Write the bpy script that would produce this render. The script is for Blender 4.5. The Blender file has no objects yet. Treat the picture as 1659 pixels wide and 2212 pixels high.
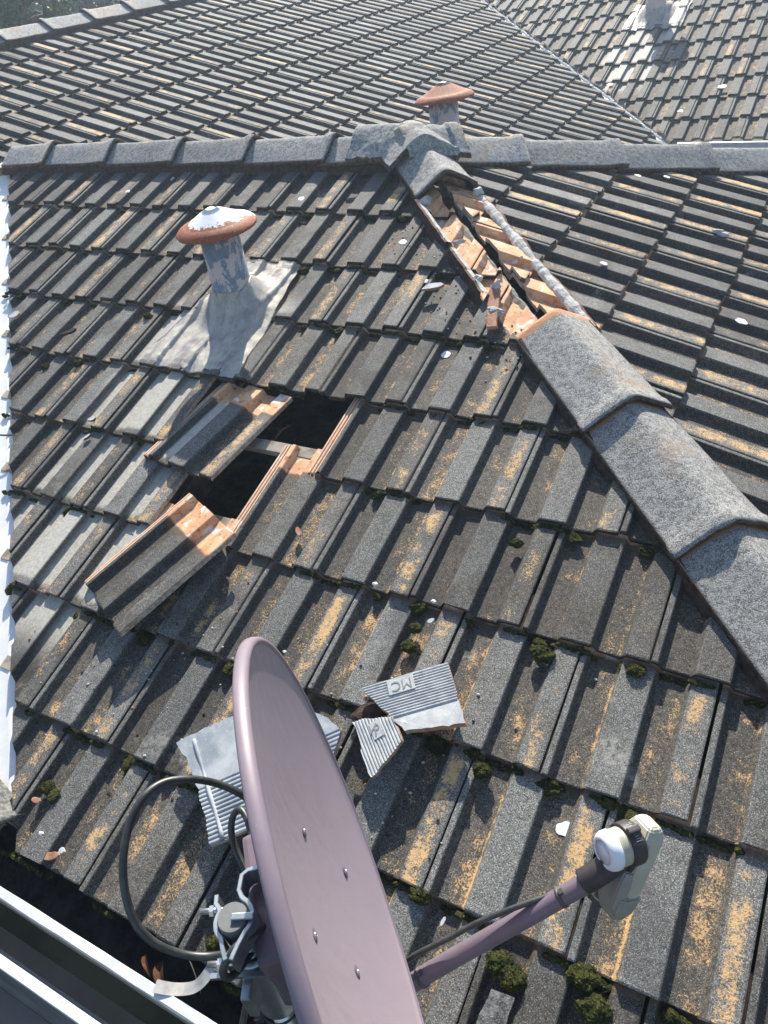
import bpy, bmesh, math, random
from mathutils import Vector, Matrix, noise
R_ = math.radians
random.seed(7)
sc = bpy.context.scene
C = sc.collection
# ------------------------------------------------------------------ camera
CAM = Vector((0.48342531, -1.78108952, 1.181399649))
RW = [Vector((0.8729296, 0.4687293, -0.1352284)), Vector((0.1960054, -0.5908172, -0.7826346)), Vector((-0.4467391, 0.6566794, -0.6076153))]
cd = bpy.data.cameras.new('camera'); cam = bpy.data.objects.new('camera', cd); C.objects.link(cam)
m = Matrix.Identity(4)
for i in range(3):
    m[i][0] = RW[0][i]; m[i][1] = -RW[1][i]; m[i][2] = -RW[2][i]; m[i][3] = CAM[i]
cam.matrix_world = m
cd.sensor_fit = 'VERTICAL'; cd.sensor_height = 36; cd.lens = 1662/2212*36
cd.clip_start = 0.02; cd.clip_end = 400
sc.camera = cam
# ------------------------------------------------------------------ world, sun, exposure
SUN_EL = 38.0; SUN = Vector((-0.404, 0.915, 0)).normalized()*math.cos(R_(SUN_EL)) + Vector((0, 0, math.sin(R_(SUN_EL))))
w = bpy.data.worlds.new('World'); sc.world = w; w.use_nodes = True
nt = w.node_tree; bg = nt.nodes['Background']
sky = nt.nodes.new('ShaderNodeTexSky'); sky.sky_type = 'NISHITA'; sky.sun_disc = False
sky.sun_elevation = R_(SUN_EL); sky.sun_rotation = math.atan2(SUN.x, SUN.y)
sky.air_density = 1.0; sky.dust_density = 1.0; sky.ozone_density = 1.0
nt.links.new(sky.outputs[0], bg.inputs[0]); bg.inputs[1].default_value = 0.105
ld = bpy.data.lights.new('sun', 'SUN'); ld.energy = 5.0; ld.angle = R_(0.53); ld.color = (1.0, 0.93, 0.82)
lo = bpy.data.objects.new('sun', ld); C.objects.link(lo); lo.rotation_euler = SUN.to_track_quat('Z', 'Y').to_euler()
sc.view_settings.view_transform = 'Standard'; sc.view_settings.look = 'None'
sc.view_settings.exposure = 1.02; sc.view_settings.gamma = 1
sc.render.engine = 'CYCLES'

# ------------------------------------------------------------------ constants of the roof
P = R_(17.8813); T = math.tan(P); CP, SP = math.cos(P), math.sin(P)
W = 0.30; G = 0.30771
KB, KD, KE = 0.044, -0.838, -2.253       # B: z=KB-xT   D: z=KD-xT   E: z=KE+yT   A: z=yT
YR = 1.25; XA = 0.136-YR; ZR = YR*T       # ridge of the near wing, apex
KC = ZR + YR*T                            # C: z=KC-yT
H12 = 1/math.sqrt(2)
NA = Vector((0, -SP, CP)); SA = Vector((0, -CP, -SP)); XX = Vector((1, 0, 0))
NB = Vector((SP, 0, CP)); SB = Vector((CP, 0, -SP)); YM = Vector((0, -1, 0))
def PA(u, v, h=0.0):                      # a point of the near slope: u tiles along, v courses down, h above
    return Vector((u*W, -v*G*CP, -v*G*SP)) + NA*h

# ------------------------------------------------------------------ helpers
def tag(o, label=None, cat=None, group=None, kind=None):
    if label: o['label'] = label
    if cat: o['category'] = cat
    if group: o['group'] = group
    if kind: o['kind'] = kind
    return o
def empty(name, loc, label, cat, group=None):
    o = bpy.data.objects.new(name, None); C.objects.link(o); o.location = loc; o.empty_display_size = 0.05
    return tag(o, label, cat, group)
def wloc(o):
    v = Vector((0, 0, 0))
    while o is not None:
        v = v + o.location; o = o.parent
    return v
def obj(name, bm, mats, parent=None, smooth=False, base=None):
    """bm in world coordinates; linked as one mesh object"""
    if parent is not None: off = wloc(parent)
    elif base is not None: off = Vector(base)
    else: off = Vector((0, 0, 0))
    own = Vector((0, 0, 0))
    bmesh.ops.translate(bm, verts=bm.verts, vec=-off)
    me = bpy.data.meshes.new(name); bm.to_mesh(me); bm.free()
    if smooth: me.shade_smooth()
    for mt in (mats if isinstance(mats, (list, tuple)) else [mats]): me.materials.append(mt)
    o = bpy.data.objects.new(name, me); C.objects.link(o)
    if parent is not None: o.parent = parent
    elif base is not None: o.location = off
    return o
def frame(z, x=None):
    z = z.normalized()
    if x is None: x = Vector((1, 0, 0)) if abs(z.x) < .9 else Vector((0, 1, 0))
    x = (x - z*x.dot(z)).normalized(); return x, z.cross(x), z
def box(bm, c, sx, sy, sz, ax=(Vector((1,0,0)), Vector((0,1,0)), Vector((0,0,1))), mi=0, bev=0.0):
    c = Vector(c); vs = []
    for k in (-1, 1):
        for j in (-1, 1):
            for i in (-1, 1): vs.append(bm.verts.new(c + ax[0]*i*sx/2 + ax[1]*j*sy/2 + ax[2]*k*sz/2))
    fs = []
    for q in ((0,2,3,1), (4,5,7,6), (0,1,5,4), (2,6,7,3), (0,4,6,2), (1,3,7,5)):
        f = bm.faces.new([vs[i] for i in q]); f.material_index = mi; fs.append(f)
    if bev > 0:
        es = list({e for f in fs for e in f.edges})
        bmesh.ops.bevel(bm, geom=es, offset=bev, segments=2, affect='EDGES', profile=.6)
    return vs
def tube(bm, pts, r, n=10, closed=False, caps=True, mi=0):
    pts = [Vector(p) for p in pts]; rings = []
    rad = r if isinstance(r, (list, tuple)) else [r]*len(pts)
    x = None
    for i, p in enumerate(pts):
        d = (pts[min(i+1, len(pts)-1)] - pts[max(i-1, 0)]).normalized()
        x, y, _ = frame(d, x)
        rings.append([bm.verts.new(p + (x*math.cos(a) + y*math.sin(a))*rad[i]) for a in [2*math.pi*k/n for k in range(n)]])
    for a, b in zip(rings, rings[1:]):
        for k in range(n):
            f = bm.faces.new((a[k], a[(k+1) % n], b[(k+1) % n], b[k])); f.smooth = True; f.material_index = mi
    if caps:
        f = bm.faces.new(rings[0][::-1]); f.material_index = mi
        f = bm.faces.new(rings[-1]); f.material_index = mi
    return rings
def spline(pts, n=8):
    pts = [Vector(p) for p in pts]; out = []
    for i in range(len(pts)-1):
        p0 = pts[max(i-1, 0)]; p1 = pts[i]; p2 = pts[i+1]; p3 = pts[min(i+2, len(pts)-1)]
        for k in range(n):
            t = k/n
            out.append(.5*((2*p1) + (p2-p0)*t + (2*p0-5*p1+4*p2-p3)*t*t + (3*p1-p0-3*p2+p3)*t*t*t))
    out.append(pts[-1]); return out
def lathe(bm, prof, base, ax=None, n=40, mi=0, smooth=True, ecc=None):
    """prof: list of (radius, height)"""
    x, y, z = ax or (Vector((1,0,0)), Vector((0,1,0)), Vector((0,0,1)))
    base = Vector(base); rings = []
    for r, h in prof:
        if r < 1e-6: rings.append([bm.verts.new(base + z*h)])
        else: rings.append([bm.verts.new(base + z*h + (x*math.cos(2*math.pi*k/n) + y*math.sin(2*math.pi*k/n))*r) for k in range(n)])
    for a, b in zip(rings, rings[1:]):
        for k in range(n):
            k2 = (k+1) % n
            if len(a) == 1 and len(b) == 1: continue
            if len(a) == 1: f = bm.faces.new((a[0], b[k], b[k2]))
            elif len(b) == 1: f = bm.faces.new((a[k], a[k2], b[0]))
            else: f = bm.faces.new((a[k], a[k2], b[k2], b[k]))
            f.smooth = smooth; f.material_index = mi
    return rings
def rock(bm, c, rx, ry, rz, ax=None, sub=2, amp=.35, sc_=2.0, seed=0, mi=0, flat=True):
    x, y, z = ax or (Vector((1,0,0)), Vector((0,1,0)), Vector((0,0,1)))
    g = bmesh.ops.create_icosphere(bm, subdivisions=sub, radius=1)
    for v in g['verts']:
        d = v.co.copy(); k = 1 + amp*noise.noise(d*sc_ + Vector((seed*7.3, seed*3.1, seed)))
        d *= k; v.co = Vector(c) + x*d.x*rx + y*d.y*ry + z*d.z*rz
    for f in {f for v in g['verts'] for f in v.link_faces}: f.material_index = mi; f.smooth = not flat
    return g['verts']

# ------------------------------------------------------------------ materials
class N:
    def __init__(s, name, rough=.8, metal=0.0, spec=.3):
        s.m = bpy.data.materials.new(name); s.m.use_nodes = True; s.t = s.m.node_tree
        s.b = s.t.nodes['Principled BSDF']; s.b.inputs['Roughness'].default_value = rough
        s.b.inputs['Metallic'].default_value = metal; s.b.inputs['Specular IOR Level'].default_value = spec
        s.geo = s.t.nodes.new('ShaderNodeNewGeometry'); s.pos = s.geo.outputs['Position']
    def n(s, typ, **k):
        x = s.t.nodes.new(typ)
        for a, b in k.items(): setattr(x, a, b)
        return x
    def l(s, a, b): s.t.links.new(a, b)
    def put(s, sock, v):
        if isinstance(v, bpy.types.NodeSocket): s.l(v, sock)
        elif isinstance(v, (tuple, list)) and len(v) == 3 and sock.type == 'RGBA': sock.default_value = (*v, 1)
        else: sock.default_value = v
    def noise(s, scale, detail=4, rough=.6, vec=None, dist=0.0):
        x = s.n('ShaderNodeTexNoise'); x.inputs['Scale'].default_value = scale; x.inputs['Detail'].default_value = detail
        x.inputs['Roughness'].default_value = rough; x.inputs['Distortion'].default_value = dist
        s.l(vec or s.pos, x.inputs['Vector']); return x.outputs['Fac']
    def vor(s, scale, out='Distance', feature='F1'):
        x = s.n('ShaderNodeTexVoronoi'); x.feature = feature; x.inputs['Scale'].default_value = scale; s.l(s.pos, x.inputs['Vector'])
        return x.outputs[out]
    def math(s, op, a, b=None, c=None, clamp=False):
        x = s.n('ShaderNodeMath', operation=op); x.use_clamp = clamp
        s.put(x.inputs[0], a)
        if b is not None: s.put(x.inputs[1], b)
        if c is not None: s.put(x.inputs[2], c)
        return x.outputs[0]
    def step(s, v, a, b, lo=0.0, hi=1.0):
        x = s.n('ShaderNodeMapRange', interpolation_type='SMOOTHSTEP')
        s.put(x.inputs[0], v); s.put(x.inputs[1], a); s.put(x.inputs[2], b); x.inputs[3].default_value = lo; x.inputs[4].default_value = hi
        return x.outputs[0]
    def band(s, v, a, b, e=.02):
        return s.math('MULTIPLY', s.step(v, a-e, a+e), s.step(v, b-e, b+e, 1, 0))
    def mix(s, f, a, b):
        x = s.n('ShaderNodeMix', data_type='RGBA'); s.put(x.inputs[0], f); s.put(x.inputs[6], a); s.put(x.inputs[7], b); return x.outputs[2]
    def bump(s, h, strength=.5, dist=.003):
        x = s.n('ShaderNodeBump'); x.inputs['Strength'].default_value = strength; x.inputs['Distance'].default_value = dist
        s.l(h, x.inputs['Height'])
        if s.b.inputs['Normal'].is_linked: s.l(s.b.inputs['Normal'].links[0].from_socket, x.inputs['Normal'])
        s.l(x.outputs[0], s.b.inputs['Normal'])
    def col(s, c): s.put(s.b.inputs['Base Color'], c); return s.m
    def xyz(s, v=None):
        x = s.n('ShaderNodeSeparateXYZ'); s.l(v or s.pos, x.inputs[0]); return x.outputs

def tile_material(name, washes=(), hip=False, oldness=1.0, lb=0.0):
    k = N(name, .78, 0, .32)
    uvn = k.n('ShaderNodeUVMap', uv_map='tile'); u, v, _ = k.xyz(uvn.outputs[0])
    at = k.n('ShaderNodeAttribute', attribute_name='rnd'); rs = k.n('ShaderNodeSeparateColor'); k.l(at.outputs['Color'], rs.inputs[0])
    r1, r2, r3 = rs.outputs
    X, Y, Z = k.xyz()
    fine = k.noise(420, 3, .7); mid = k.noise(95, 5, .7); big = k.noise(9, 4, .6); huge = k.noise(2.2, 3, .5)
    # grey lichen crust: dark ground with pale grains
    dark = k.mix(k.step(mid, .3, .7), (.017, .017, .017), (.056, .056, .054))
    dark = k.mix(k.step(fine, .53, .67), dark, (.23, .23, .215))
    brown = k.mix(k.step(mid, .35, .65), (.026, .023, .019), (.085, .075, .061))
    brown = k.mix(k.step(fine, .53, .67), brown, (.27, .245, .205))
    roll = k.math('MAXIMUM', k.band(u, .318, .562, .01), k.math('MAXIMUM', k.step(u, .81, .83), k.step(u, .055, .065, 1, 0)))
    pale = k.mix(k.step(mid, .3, .7), (.058, .0585, .056), (.128, .128, .121))
    pale = k.mix(k.step(fine, .50, .66), pale, (.34, .34, .32)); pale = k.mix(k.step(fine, .34, .46, 1, 0), pale, (.035, .036, .036))
    c = k.mix(k.math('MULTIPLY', roll, k.step(k.math('ADD', big, k.math('MULTIPLY', r1, .35)), .30, .80)), k.mix(.65, dark, brown), pale)
    c = k.mix(k.math('MULTIPLY', k.step(big, .55, .7), .4), c, dark)
    blot = k.math('MULTIPLY', k.step(k.noise(4.3, 4, .6, None, .4), .62, .70), k.step(k.noise(70, 4, .75), .42, .62))
    c = k.mix(k.math('MULTIPLY', blot, .75), c, (.27, .265, .245))
    soot = k.step(k.noise(3.1, 5, .7, None, .6), .54, .66); c = k.mix(k.math('MULTIPLY', soot, .45), c, (.028, .029, .030))
    # per-tile tone
    tone = k.n('ShaderNodeHueSaturation'); k.l(c, tone.inputs['Color']); k.l(k.math('MULTIPLY_ADD', r2, .55, .74), tone.inputs['Value']); c = tone.outputs[0]
    # ochre lichen: along the overlap roll, in a line at the foot of both rolls, sparse in the pans
    ln = k.math('ADD', k.math('MULTIPLY', k.noise(230, 4, .85), .68), k.math('MULTIPLY', k.noise(26, 4, .7), .32))
    a1 = k.math('MULTIPLY', k.band(u, .825, .965, .04), k.math('MULTIPLY_ADD', r1, .62, .44))
    a2 = k.math('MULTIPLY', k.band(u, .276, .315, .018), k.math('MULTIPLY_ADD', r2, .55, .52))
    a3 = k.math('MULTIPLY', k.band(u, .735, .80, .04), k.math('MULTIPLY_ADD', r3, .6, .35))
    a4 = k.math('MULTIPLY', k.math('MAXIMUM', k.band(u, .15, .32, .06), k.band(u, .62, .80, .05)), k.math('MULTIPLY_ADD', r2, .35, .42))
    am = k.math('MAXIMUM', k.math('MAXIMUM', a1, a2), k.math('MAXIMUM', a3, a4))
    am = k.math('MULTIPLY', k.math('MULTIPLY', am, k.step(v, .0, .16)), k.step(k.noise(6.5, 4, .6), .34, .60, .55, 1.15))
    th = k.math('SUBTRACT', .690-lb, k.math('MULTIPLY', am, .215))
    lich = k.math('MULTIPLY', k.step(k.math('SUBTRACT', ln, th), -.012, .03), k.step(k.noise(120, 3, .7), .30, .46))
    och = k.mix(k.noise(300, 2), (.41, .26, .11), (.70, .46, .225))
    c = k.mix(k.math('MULTIPLY', lich, .95*oldness), c, och)
    # top of each course, just below the lap: brownish unglazed strip
    c = k.mix(k.math('MULTIPLY', k.step(k.math('ADD', v, k.math('MULTIPLY', k.noise(40, 4), .1)), .06, .14, 1, 0), .65), c, (.14, .085, .05))
    # pale metal wash below flashings
    for (x0, x1, y0, y1, amt) in washes:
        wob = k.math('MULTIPLY', k.math('SUBTRACT', k.noise(7, 3), .5), .10)
        mk = k.math('MULTIPLY', k.band(k.math('ADD', X, wob), x0, x1, .035), k.band(Y, y0, y1, .08))
        pan = k.math('MAXIMUM', k.math('MAXIMUM', k.band(u, .10, .30, .02), k.band(u, .58, .79, .02)), k.math('MULTIPLY', k.step(r3, .45, .55), k.band(u, .30, .55, .02)))
        mk = k.math('MULTIPLY', k.math('MULTIPLY', mk, pan), k.step(k.math('ADD', v, k.math('MULTIPLY', k.noise(30, 4), .12)), .93, 1.02, 1, 0))
        mk = k.math('MULTIPLY', mk, k.step(k.math('ADD', r1, k.math('MULTIPLY', big, .6)), .35, .55))
        c = k.mix(k.math('MULTIPLY', mk, amt), c, k.mix(k.step(mid, .3, .7), (.38, .37, .32), (.55, .54, .48)))
    # bare terracotta: heads kept dry by the course above, and the strip once covered by hip caps
    bare = k.step(k.math('ADD', v, k.math('MULTIPLY', k.noise(28, 4), .05)), .0, .035, 1, 0)
    if hip:
        d = k.math('MULTIPLY', k.math('SUBTRACT', k.math('ADD', X, Y), .136), H12)
        hm = k.math('MULTIPLY', k.step(k.math('ADD', k.math('ABSOLUTE', d), k.math('MULTIPLY', k.noise(35, 3), .02)), .118, .126, 1, 0), k.band(Y, .30, 1.3, .01))
        bare = k.math('MAXIMUM', bare, hm)
    rib = k.step(u, -.008, -.002, 1, 0); bare = k.math('MAXIMUM', bare, rib)
    terr = k.mix(k.step(k.noise(16, 4), .35, .65), (.52, .275, .145), (.68, .42, .235))
    terr = k.mix(k.step(k.noise(60, 4), .56, .66), terr, (.36, .15, .085))
    terr = k.mix(k.math('MULTIPLY', k.step(k.noise(20, 5, .6, None, .8), .56, .62), .85), terr, (.68, .61, .56))
    terr = k.mix(k.math('MULTIPLY', rib, .6), terr, (.62, .47, .36)); c = k.mix(bare, c, terr)
    # butt faces and undersides (u > 1.5)
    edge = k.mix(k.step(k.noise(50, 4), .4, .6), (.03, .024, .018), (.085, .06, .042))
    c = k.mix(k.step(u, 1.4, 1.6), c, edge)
    brk = k.mix(k.step(k.noise(90, 4), .4, .6), (.42, .39, .34), (.30, .2, .13))
    c = k.mix(k.step(u, 2.4, 2.6), c, brk)
    k.col(c); k.bump(fine, .55, .0022); k.bump(mid, .35, .004); k.bump(lich, .35, .002)
    return k.m
def simple(name, c1, c2, scale=30, rough=.7, metal=0.0, spec=.3, bump=.3, bd=.002, fine=None):
    k = N(name, rough, metal, spec)
    f = k.noise(scale, 5, .65); c = k.mix(k.step(f, .35, .65), c1, c2)
    if fine: c = k.mix(k.step(k.noise(fine[0], 3, .7), fine[1], fine[1]+.14), c, fine[2])
    k.col(c)
    if bump: k.bump(k.noise(scale*4, 4, .7), bump, bd)
    return k.m
def cap_material():
    k = N('weathered_cap', .85, 0, .25); oi = k.n('ShaderNodeObjectInfo')
    f = k.noise(330, 3, .75); g = k.noise(60, 5, .7); b = k.noise(6, 4)
    c = k.mix(k.step(g, .38, .62), (.15, .152, .146), (.37, .37, .355)); c = k.mix(k.math('MULTIPLY', k.step(k.noise(11, 5, .7), .55, .68), .5), c, (.13, .125, .115)); c = k.mix(k.step(f, .5, .62), c, (.56, .555, .53))
    c = k.mix(k.step(f, .32, .46, 1, 0), c, (.055, .06, .06))
    c = k.mix(k.math('MULTIPLY', k.step(k.math('ADD', b, k.math('MULTIPLY', oi.outputs['Random'], .16)), .60, .72), .35), c, (.40, .30, .20))
    uvn = k.n('ShaderNodeUVMap', uv_map='tile'); u, v, _ = k.xyz(uvn.outputs[0])
    w_ = k.math('MULTIPLY', k.math('SUBTRACT', k.noise(60, 4), .5), .12)
    # bare head band and earthy rim
    c = k.mix(k.step(k.math('ADD', v, k.math('MULTIPLY', w_, .2)), .075, .085, 1, 0), c, k.mix(k.step(k.noise(45, 5, .6, None, .5), .6, .66), k.mix(k.noise(25, 3), (.42, .19, .10), (.56, .33, .18)), (.62, .53, .48)))
    c = k.mix(k.math('MULTIPLY', k.step(k.math('ADD', u, w_), .93, 1.02), .6), c, (.16, .095, .07))
    c = k.mix(k.step(u, 1.4, 1.6), c, k.mix(k.step(k.noise(80, 4), .4, .6), (.07, .05, .042), (.17, .12, .09)))
    tone = k.n('ShaderNodeHueSaturation'); k.l(c, tone.inputs['Color']); k.l(k.math('MULTIPLY_ADD', oi.outputs['Random'], .3, .82), tone.inputs['Value'])
    k.col(tone.outputs[0]); k.bump(f, .9, .003); k.bump(g, .6, .006)
    return k.m
def moss_material():
    k = N('moss', .95, 0, .1)
    f = k.noise(260, 3, .7); g = k.noise(40, 3)
    c = k.mix(k.step(g, .35, .65), (.012, .017, .007), (.042, .046, .013)); c = k.mix(k.step(f, .56, .70), c, (.17, .15, .04))
    k.col(c); k.bump(f, 1.0, .004); return k.m
M_tileA = tile_material('tile_near', washes=((-1.78, -1.19, -1.0, 0.36, .74),), hip=True)
M_tileB = tile_material('tile_hip_end', hip=True, lb=.034)
M_tileF = tile_material('tile_far', washes=((-1.80, -1.22, 6.0, 6.95, .9),), oldness=.9, lb=.012)
M_loose = tile_material('tile_loose')
M_loosew = tile_material('tile_loose_washed', washes=((-1.66, -1.20, -.7, .2, .95),))
M_cap = cap_material(); M_moss = moss_material()
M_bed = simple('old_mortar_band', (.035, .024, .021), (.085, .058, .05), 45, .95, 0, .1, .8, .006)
M_mortar = simple('fresh_broken_mortar', (.38, .385, .37), (.55, .55, .53), 30, .95, 0, .1, .9, .006, fine=(160, .62, (.58, .57, .54)))
M_crust = simple('mortar_crust', (.20, .11, .075), (.30, .20, .15), 60, .95, 0, .1, 1, .006)
M_timber = simple('grey_timber', (.20, .17, .13), (.36, .32, .26), 18, .85, 0, .2, .4, .003)
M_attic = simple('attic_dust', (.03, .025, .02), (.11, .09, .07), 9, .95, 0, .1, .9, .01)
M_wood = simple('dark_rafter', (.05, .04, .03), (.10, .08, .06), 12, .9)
def lead_material():
    k = N('lead_sheet', .55, 0, .4)
    X, Y, Z = k.xyz()
    mp = k.n('ShaderNodeMapping'); k.l(k.pos, mp.inputs[0]); mp.inputs['Scale'].default_value = (6, 1.6, 1.6)
    a = k.noise(3.0, 5, .65, mp.outputs[0], .6); b = k.noise(26, 5, .7); f = k.noise(140, 4, .7)
    c = k.mix(k.step(b, .35, .65), (.60, .58, .55), (.80, .77, .70))
    c = k.mix(k.math('MULTIPLY', k.step(a, .50, .62), .55), c, (.30, .28, .31))
    c = k.mix(k.math('MULTIPLY', k.step(a, .30, .42, 1, 0), .6), c, (.74, .66, .46))
    c = k.mix(k.step(f, .6, .7), c, (.68, .67, .64)); c = k.mix(k.math('MULTIPLY', k.step(k.noise(12, 4, .6), .64, .70), .6), c, (.22, .14, .07))
    k.col(c); k.bump(b, .35, .004); k.b.inputs['Metallic'].default_value = .15; return k.m
M_lead = lead_material()
def peeling_paint(name, bare, paint, lo=.5, sc0=11):
    k = N(name, .6, 0, .4)
    mp = k.n('ShaderNodeMapping'); k.l(k.pos, mp.inputs[0]); mp.inputs['Scale'].default_value = (1, 1, .6)
    a = k.noise(sc0, 9, .72, mp.outputs[0], .3); f = k.noise(50, 4)
    b = k.mix(k.step(f, .35, .65), bare, tuple(x*1.35 for x in bare))
    mk = k.step(a, lo, lo+.012)
    c = k.mix(mk, b, k.mix(f, paint, tuple(x*.86 for x in paint)))
    k.col(c); k.bump(mk, .4, .0015); return k.m
M_pipe = peeling_paint('peeling_pipe', (.16, .20, .25), (.58, .49, .46), .50, 12)
M_pipe3 = peeling_paint('pink_pipe', (.22, .26, .32), (.60, .47, .42), .36)
def rust_cap(name, thr, white=(.78, .79, .80)):
    k = N(name, .7, 0, .3); tc = k.n('ShaderNodeTexCoord'); x, y, z = k.xyz(tc.outputs['Object'])
    r = k.math('SQRT', k.math('ADD', k.math('MULTIPLY', x, x), k.math('MULTIPLY', y, y)))
    nz = k.noise(60, 5, .7); nb = k.noise(9, 3)
    skew = k.math('SUBTRACT', k.math('MULTIPLY', x, -.08), k.math('MULTIPLY', y, .18))
    val = k.math('ADD', k.math('ADD', r, skew), k.math('MULTIPLY', k.math('SUBTRACT', k.math('ADD', nz, nb), 1.0), .09))
    rust = k.mix(k.step(k.noise(90, 4, .7), .35, .65), (.20, .055, .025), (.33, .11, .05))
    rust = k.mix(k.step(k.noise(300, 2), .6, .72), rust, (.40, .21, .13))
    c = k.mix(k.step(val, thr, thr+.006), white, rust)
    k.col(c); k.bump(k.noise(120, 4, .7), .4, .002); return k.m
M_rc1 = rust_cap('rusty_cap_white_top', .098); M_rc2 = rust_cap('rusty_cap_faded', .022, (.62, .60, .58))
def flash_mat():
    k = N('pale_valley_metal', .5, .1, .4); a = k.noise(5, 5, .7); f = k.noise(90, 5, .7)
    c = k.mix(k.step(a, .4, .6), (.70, .71, .71), (.80, .80, .78)); c = k.mix(k.step(f, .64, .7), c, (.3, .3, .28))
    k.col(c); k.bump(a, .3, .004); return k.m
M_flash = flash_mat()
M_pointing = simple('white_pointing', (.62, .63, .62), (.8, .8, .78), 30, .9, 0, .1, .7, .006)
M_gutter = simple('weathered_gutter_lip', (.50, .52, .54), (.66, .67, .68), 25, .45, .1, .5, .2, .001, fine=(120, .66, (.36, .25, .16)))
M_gutin = simple('gutter_silt', (.010, .010, .011), (.035, .035, .033), 20, .9, 0, .2, .8, .008)
M_white = simple('white_paint_metal', (.66, .66, .64), (.78, .78, .76), 20, .45, 0, .4, .15, .001, fine=(90, .70, (.3, .16, .1)))
M_strap = simple('steel_strap', (.30, .29, .27), (.42, .41, .39), 30, .4, .6, .5, .2, .001)
M_gal = simple('galvanised', (.30, .34, .35), (.50, .54, .56), 14, .33, .85, .5, .12, .001)
M_bolt = simple('zinc_bolt', (.5, .5, .5), (.7, .7, .7), 60, .3, .9, .5, .1, .0005)
def dish_mat():
    k = N('mauve_powder_coat', .42, 0, .5); f = k.noise(700, 2, .6); g = k.noise(4, 3)
    c = k.mix(k.step(g, .3, .7), (.285, .232, .264), (.305, .248, .28)); c = k.mix(k.step(f, .70, .76), c, (.36, .30, .33)); mp = k.n('ShaderNodeMapping'); k.l(k.pos, mp.inputs[0]); mp.inputs['Scale'].default_value = (14, 14, 2.2); st = k.noise(6, 5, .7, mp.outputs[0]); c = k.mix(k.math('MULTIPLY', k.step(st, .5, .75), .35), c, (.27, .23, .25)); k.put(k.b.inputs['Roughness'], k.step(st, .3, .7, .36, .58)); c = k.mix(k.step(k.noise(55, 5, .8), .72, .735), c, (.5, .47, .47))
    k.col(c); k.bump(f, .08, .0005); return k.m
M_dish = dish_mat()
M_rim = simple('chalky_mauve_rim', (.175, .14, .17), (.20, .16, .19), 12, .5, 0, .5, .05, .0006, fine=(240, .64, (.30, .25, .26)))
M_dark = simple('dark_mauve', (.13, .095, .12), (.15, .11, .135), 30, .5, 0, .4, .05)
M_arm = simple('mauve_arm', (.135, .108, .135), (.16, .128, .158), 25, .42, 0, .5, .05)
M_cable = simple('black_cable', (.028, .031, .030), (.05, .054, .052), 60, .38, 0, .5, .08, .0005)
M_tie = simple('grey_tie', (.07, .06, .06), (.10, .09, .085), 60, .5, 0, .4, 0)
M_plug = simple('grey_rubber_cap', (.13, .14, .145), (.16, .17, .175), 20, .6, 0, .3, .1)
M_lnb = simple('olive_cream_plastic', (.35, .345, .27), (.43, .425, .35), 22, .45, 0, .4, .1, .0006, fine=(200, .68, (.24, .24, .17)))
M_lnb2 = simple('grey_plastic', (.22, .225, .20), (.26, .265, .24), 22, .5, 0, .4, .1)
M_feed = simple('white_feed_cap', (.62, .68, .76), (.70, .74, .80), 12, .35, 0, .5, 0)
M_blk = simple('black_plastic', (.032, .028, .030), (.045, .04, .042), 30, .5, 0, .4, .05)
M_under = simple('grey_tile_underside', (.36, .38, .39), (.50, .51, .50), 40, .8, 0, .2, .4, .0015, fine=(220, .6, (.62, .62, .6)))
M_underB = simple('bluish_tile_underside', (.24, .27, .30), (.44, .46, .47), 12, .8, 0, .2, .4, .0015, fine=(220, .6, (.5, .52, .54)))
M_crustgrey = simple('grey_lichen_crust', (.06, .06, .058), (.2, .2, .19), 60, .9, 0, .2, .8, .003, fine=(300, .55, (.34, .34, .32)))
M_break = simple('broken_clay_edge', (.42, .36, .29), (.40, .19, .11), 28, .95, 0, .1, 1, .004)
M_terr = simple('bare_terracotta', (.30, .13, .08), (.44, .25, .17), 25, .85, 0, .2, .5, .003)
M_drop = simple('dry_dropping', (.70, .71, .71), (.82, .82, .80), 90, .8, 0, .2, .3, .001)
M_leaf = simple('dead_leaf', (.09, .045, .03), (.20, .09, .05), 40, .7)
M_brick = None
def brick_mat():
    k = N('brick_wall', .85, 0, .2); b = k.n('ShaderNodeTexBrick')
    mp = k.n('ShaderNodeMapping'); k.l(k.pos, mp.inputs[0]); mp.inputs['Rotation'].default_value = (R_(90), 0, 0); mp.inputs['Scale'].default_value = (1, 1, 1)
    k.l(mp.outputs[0], b.inputs['Vector']); b.inputs['Scale'].default_value = 4.3; b.inputs['Color1'].default_value = (.17, .10, .07, 1)
    b.inputs['Color2'].default_value = (.24, .16, .12, 1); b.inputs['Mortar'].default_value = (.2, .18, .16, 1)
    k.col(b.outputs['Color']); return k.m
M_brick = brick_mat()
M_brown = simple('brown_fascia', (.34, .29, .22), (.40, .34, .27), 8, .6, 0, .3, .05)
M_greym = simple('grey_gutter_face', (.10, .11, .12), (.14, .15, .16), 20, .5, 0, .4, .1)
M_soil = simple('soil_and_grass', (.05, .055, .03), (.11, .10, .06), 1.5, .95, 0, .1, .6, .02)
M_lf1 = simple('bright_green_foliage', (.07, .12, .03), (.14, .20, .05), 6, .6, 0, .3, 0)
M_lf2 = simple('dark_green_foliage', (.035, .055, .03), (.07, .10, .055), 5, .6, 0, .3, 0)
M_lf3 = simple('grey_olive_foliage', (.14, .17, .12), (.26, .29, .22), 8, .55, 0, .4, 0)
M_bark = simple('tree_bark', (.10, .08, .06), (.17, .14, .11), 10, .9)

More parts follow.
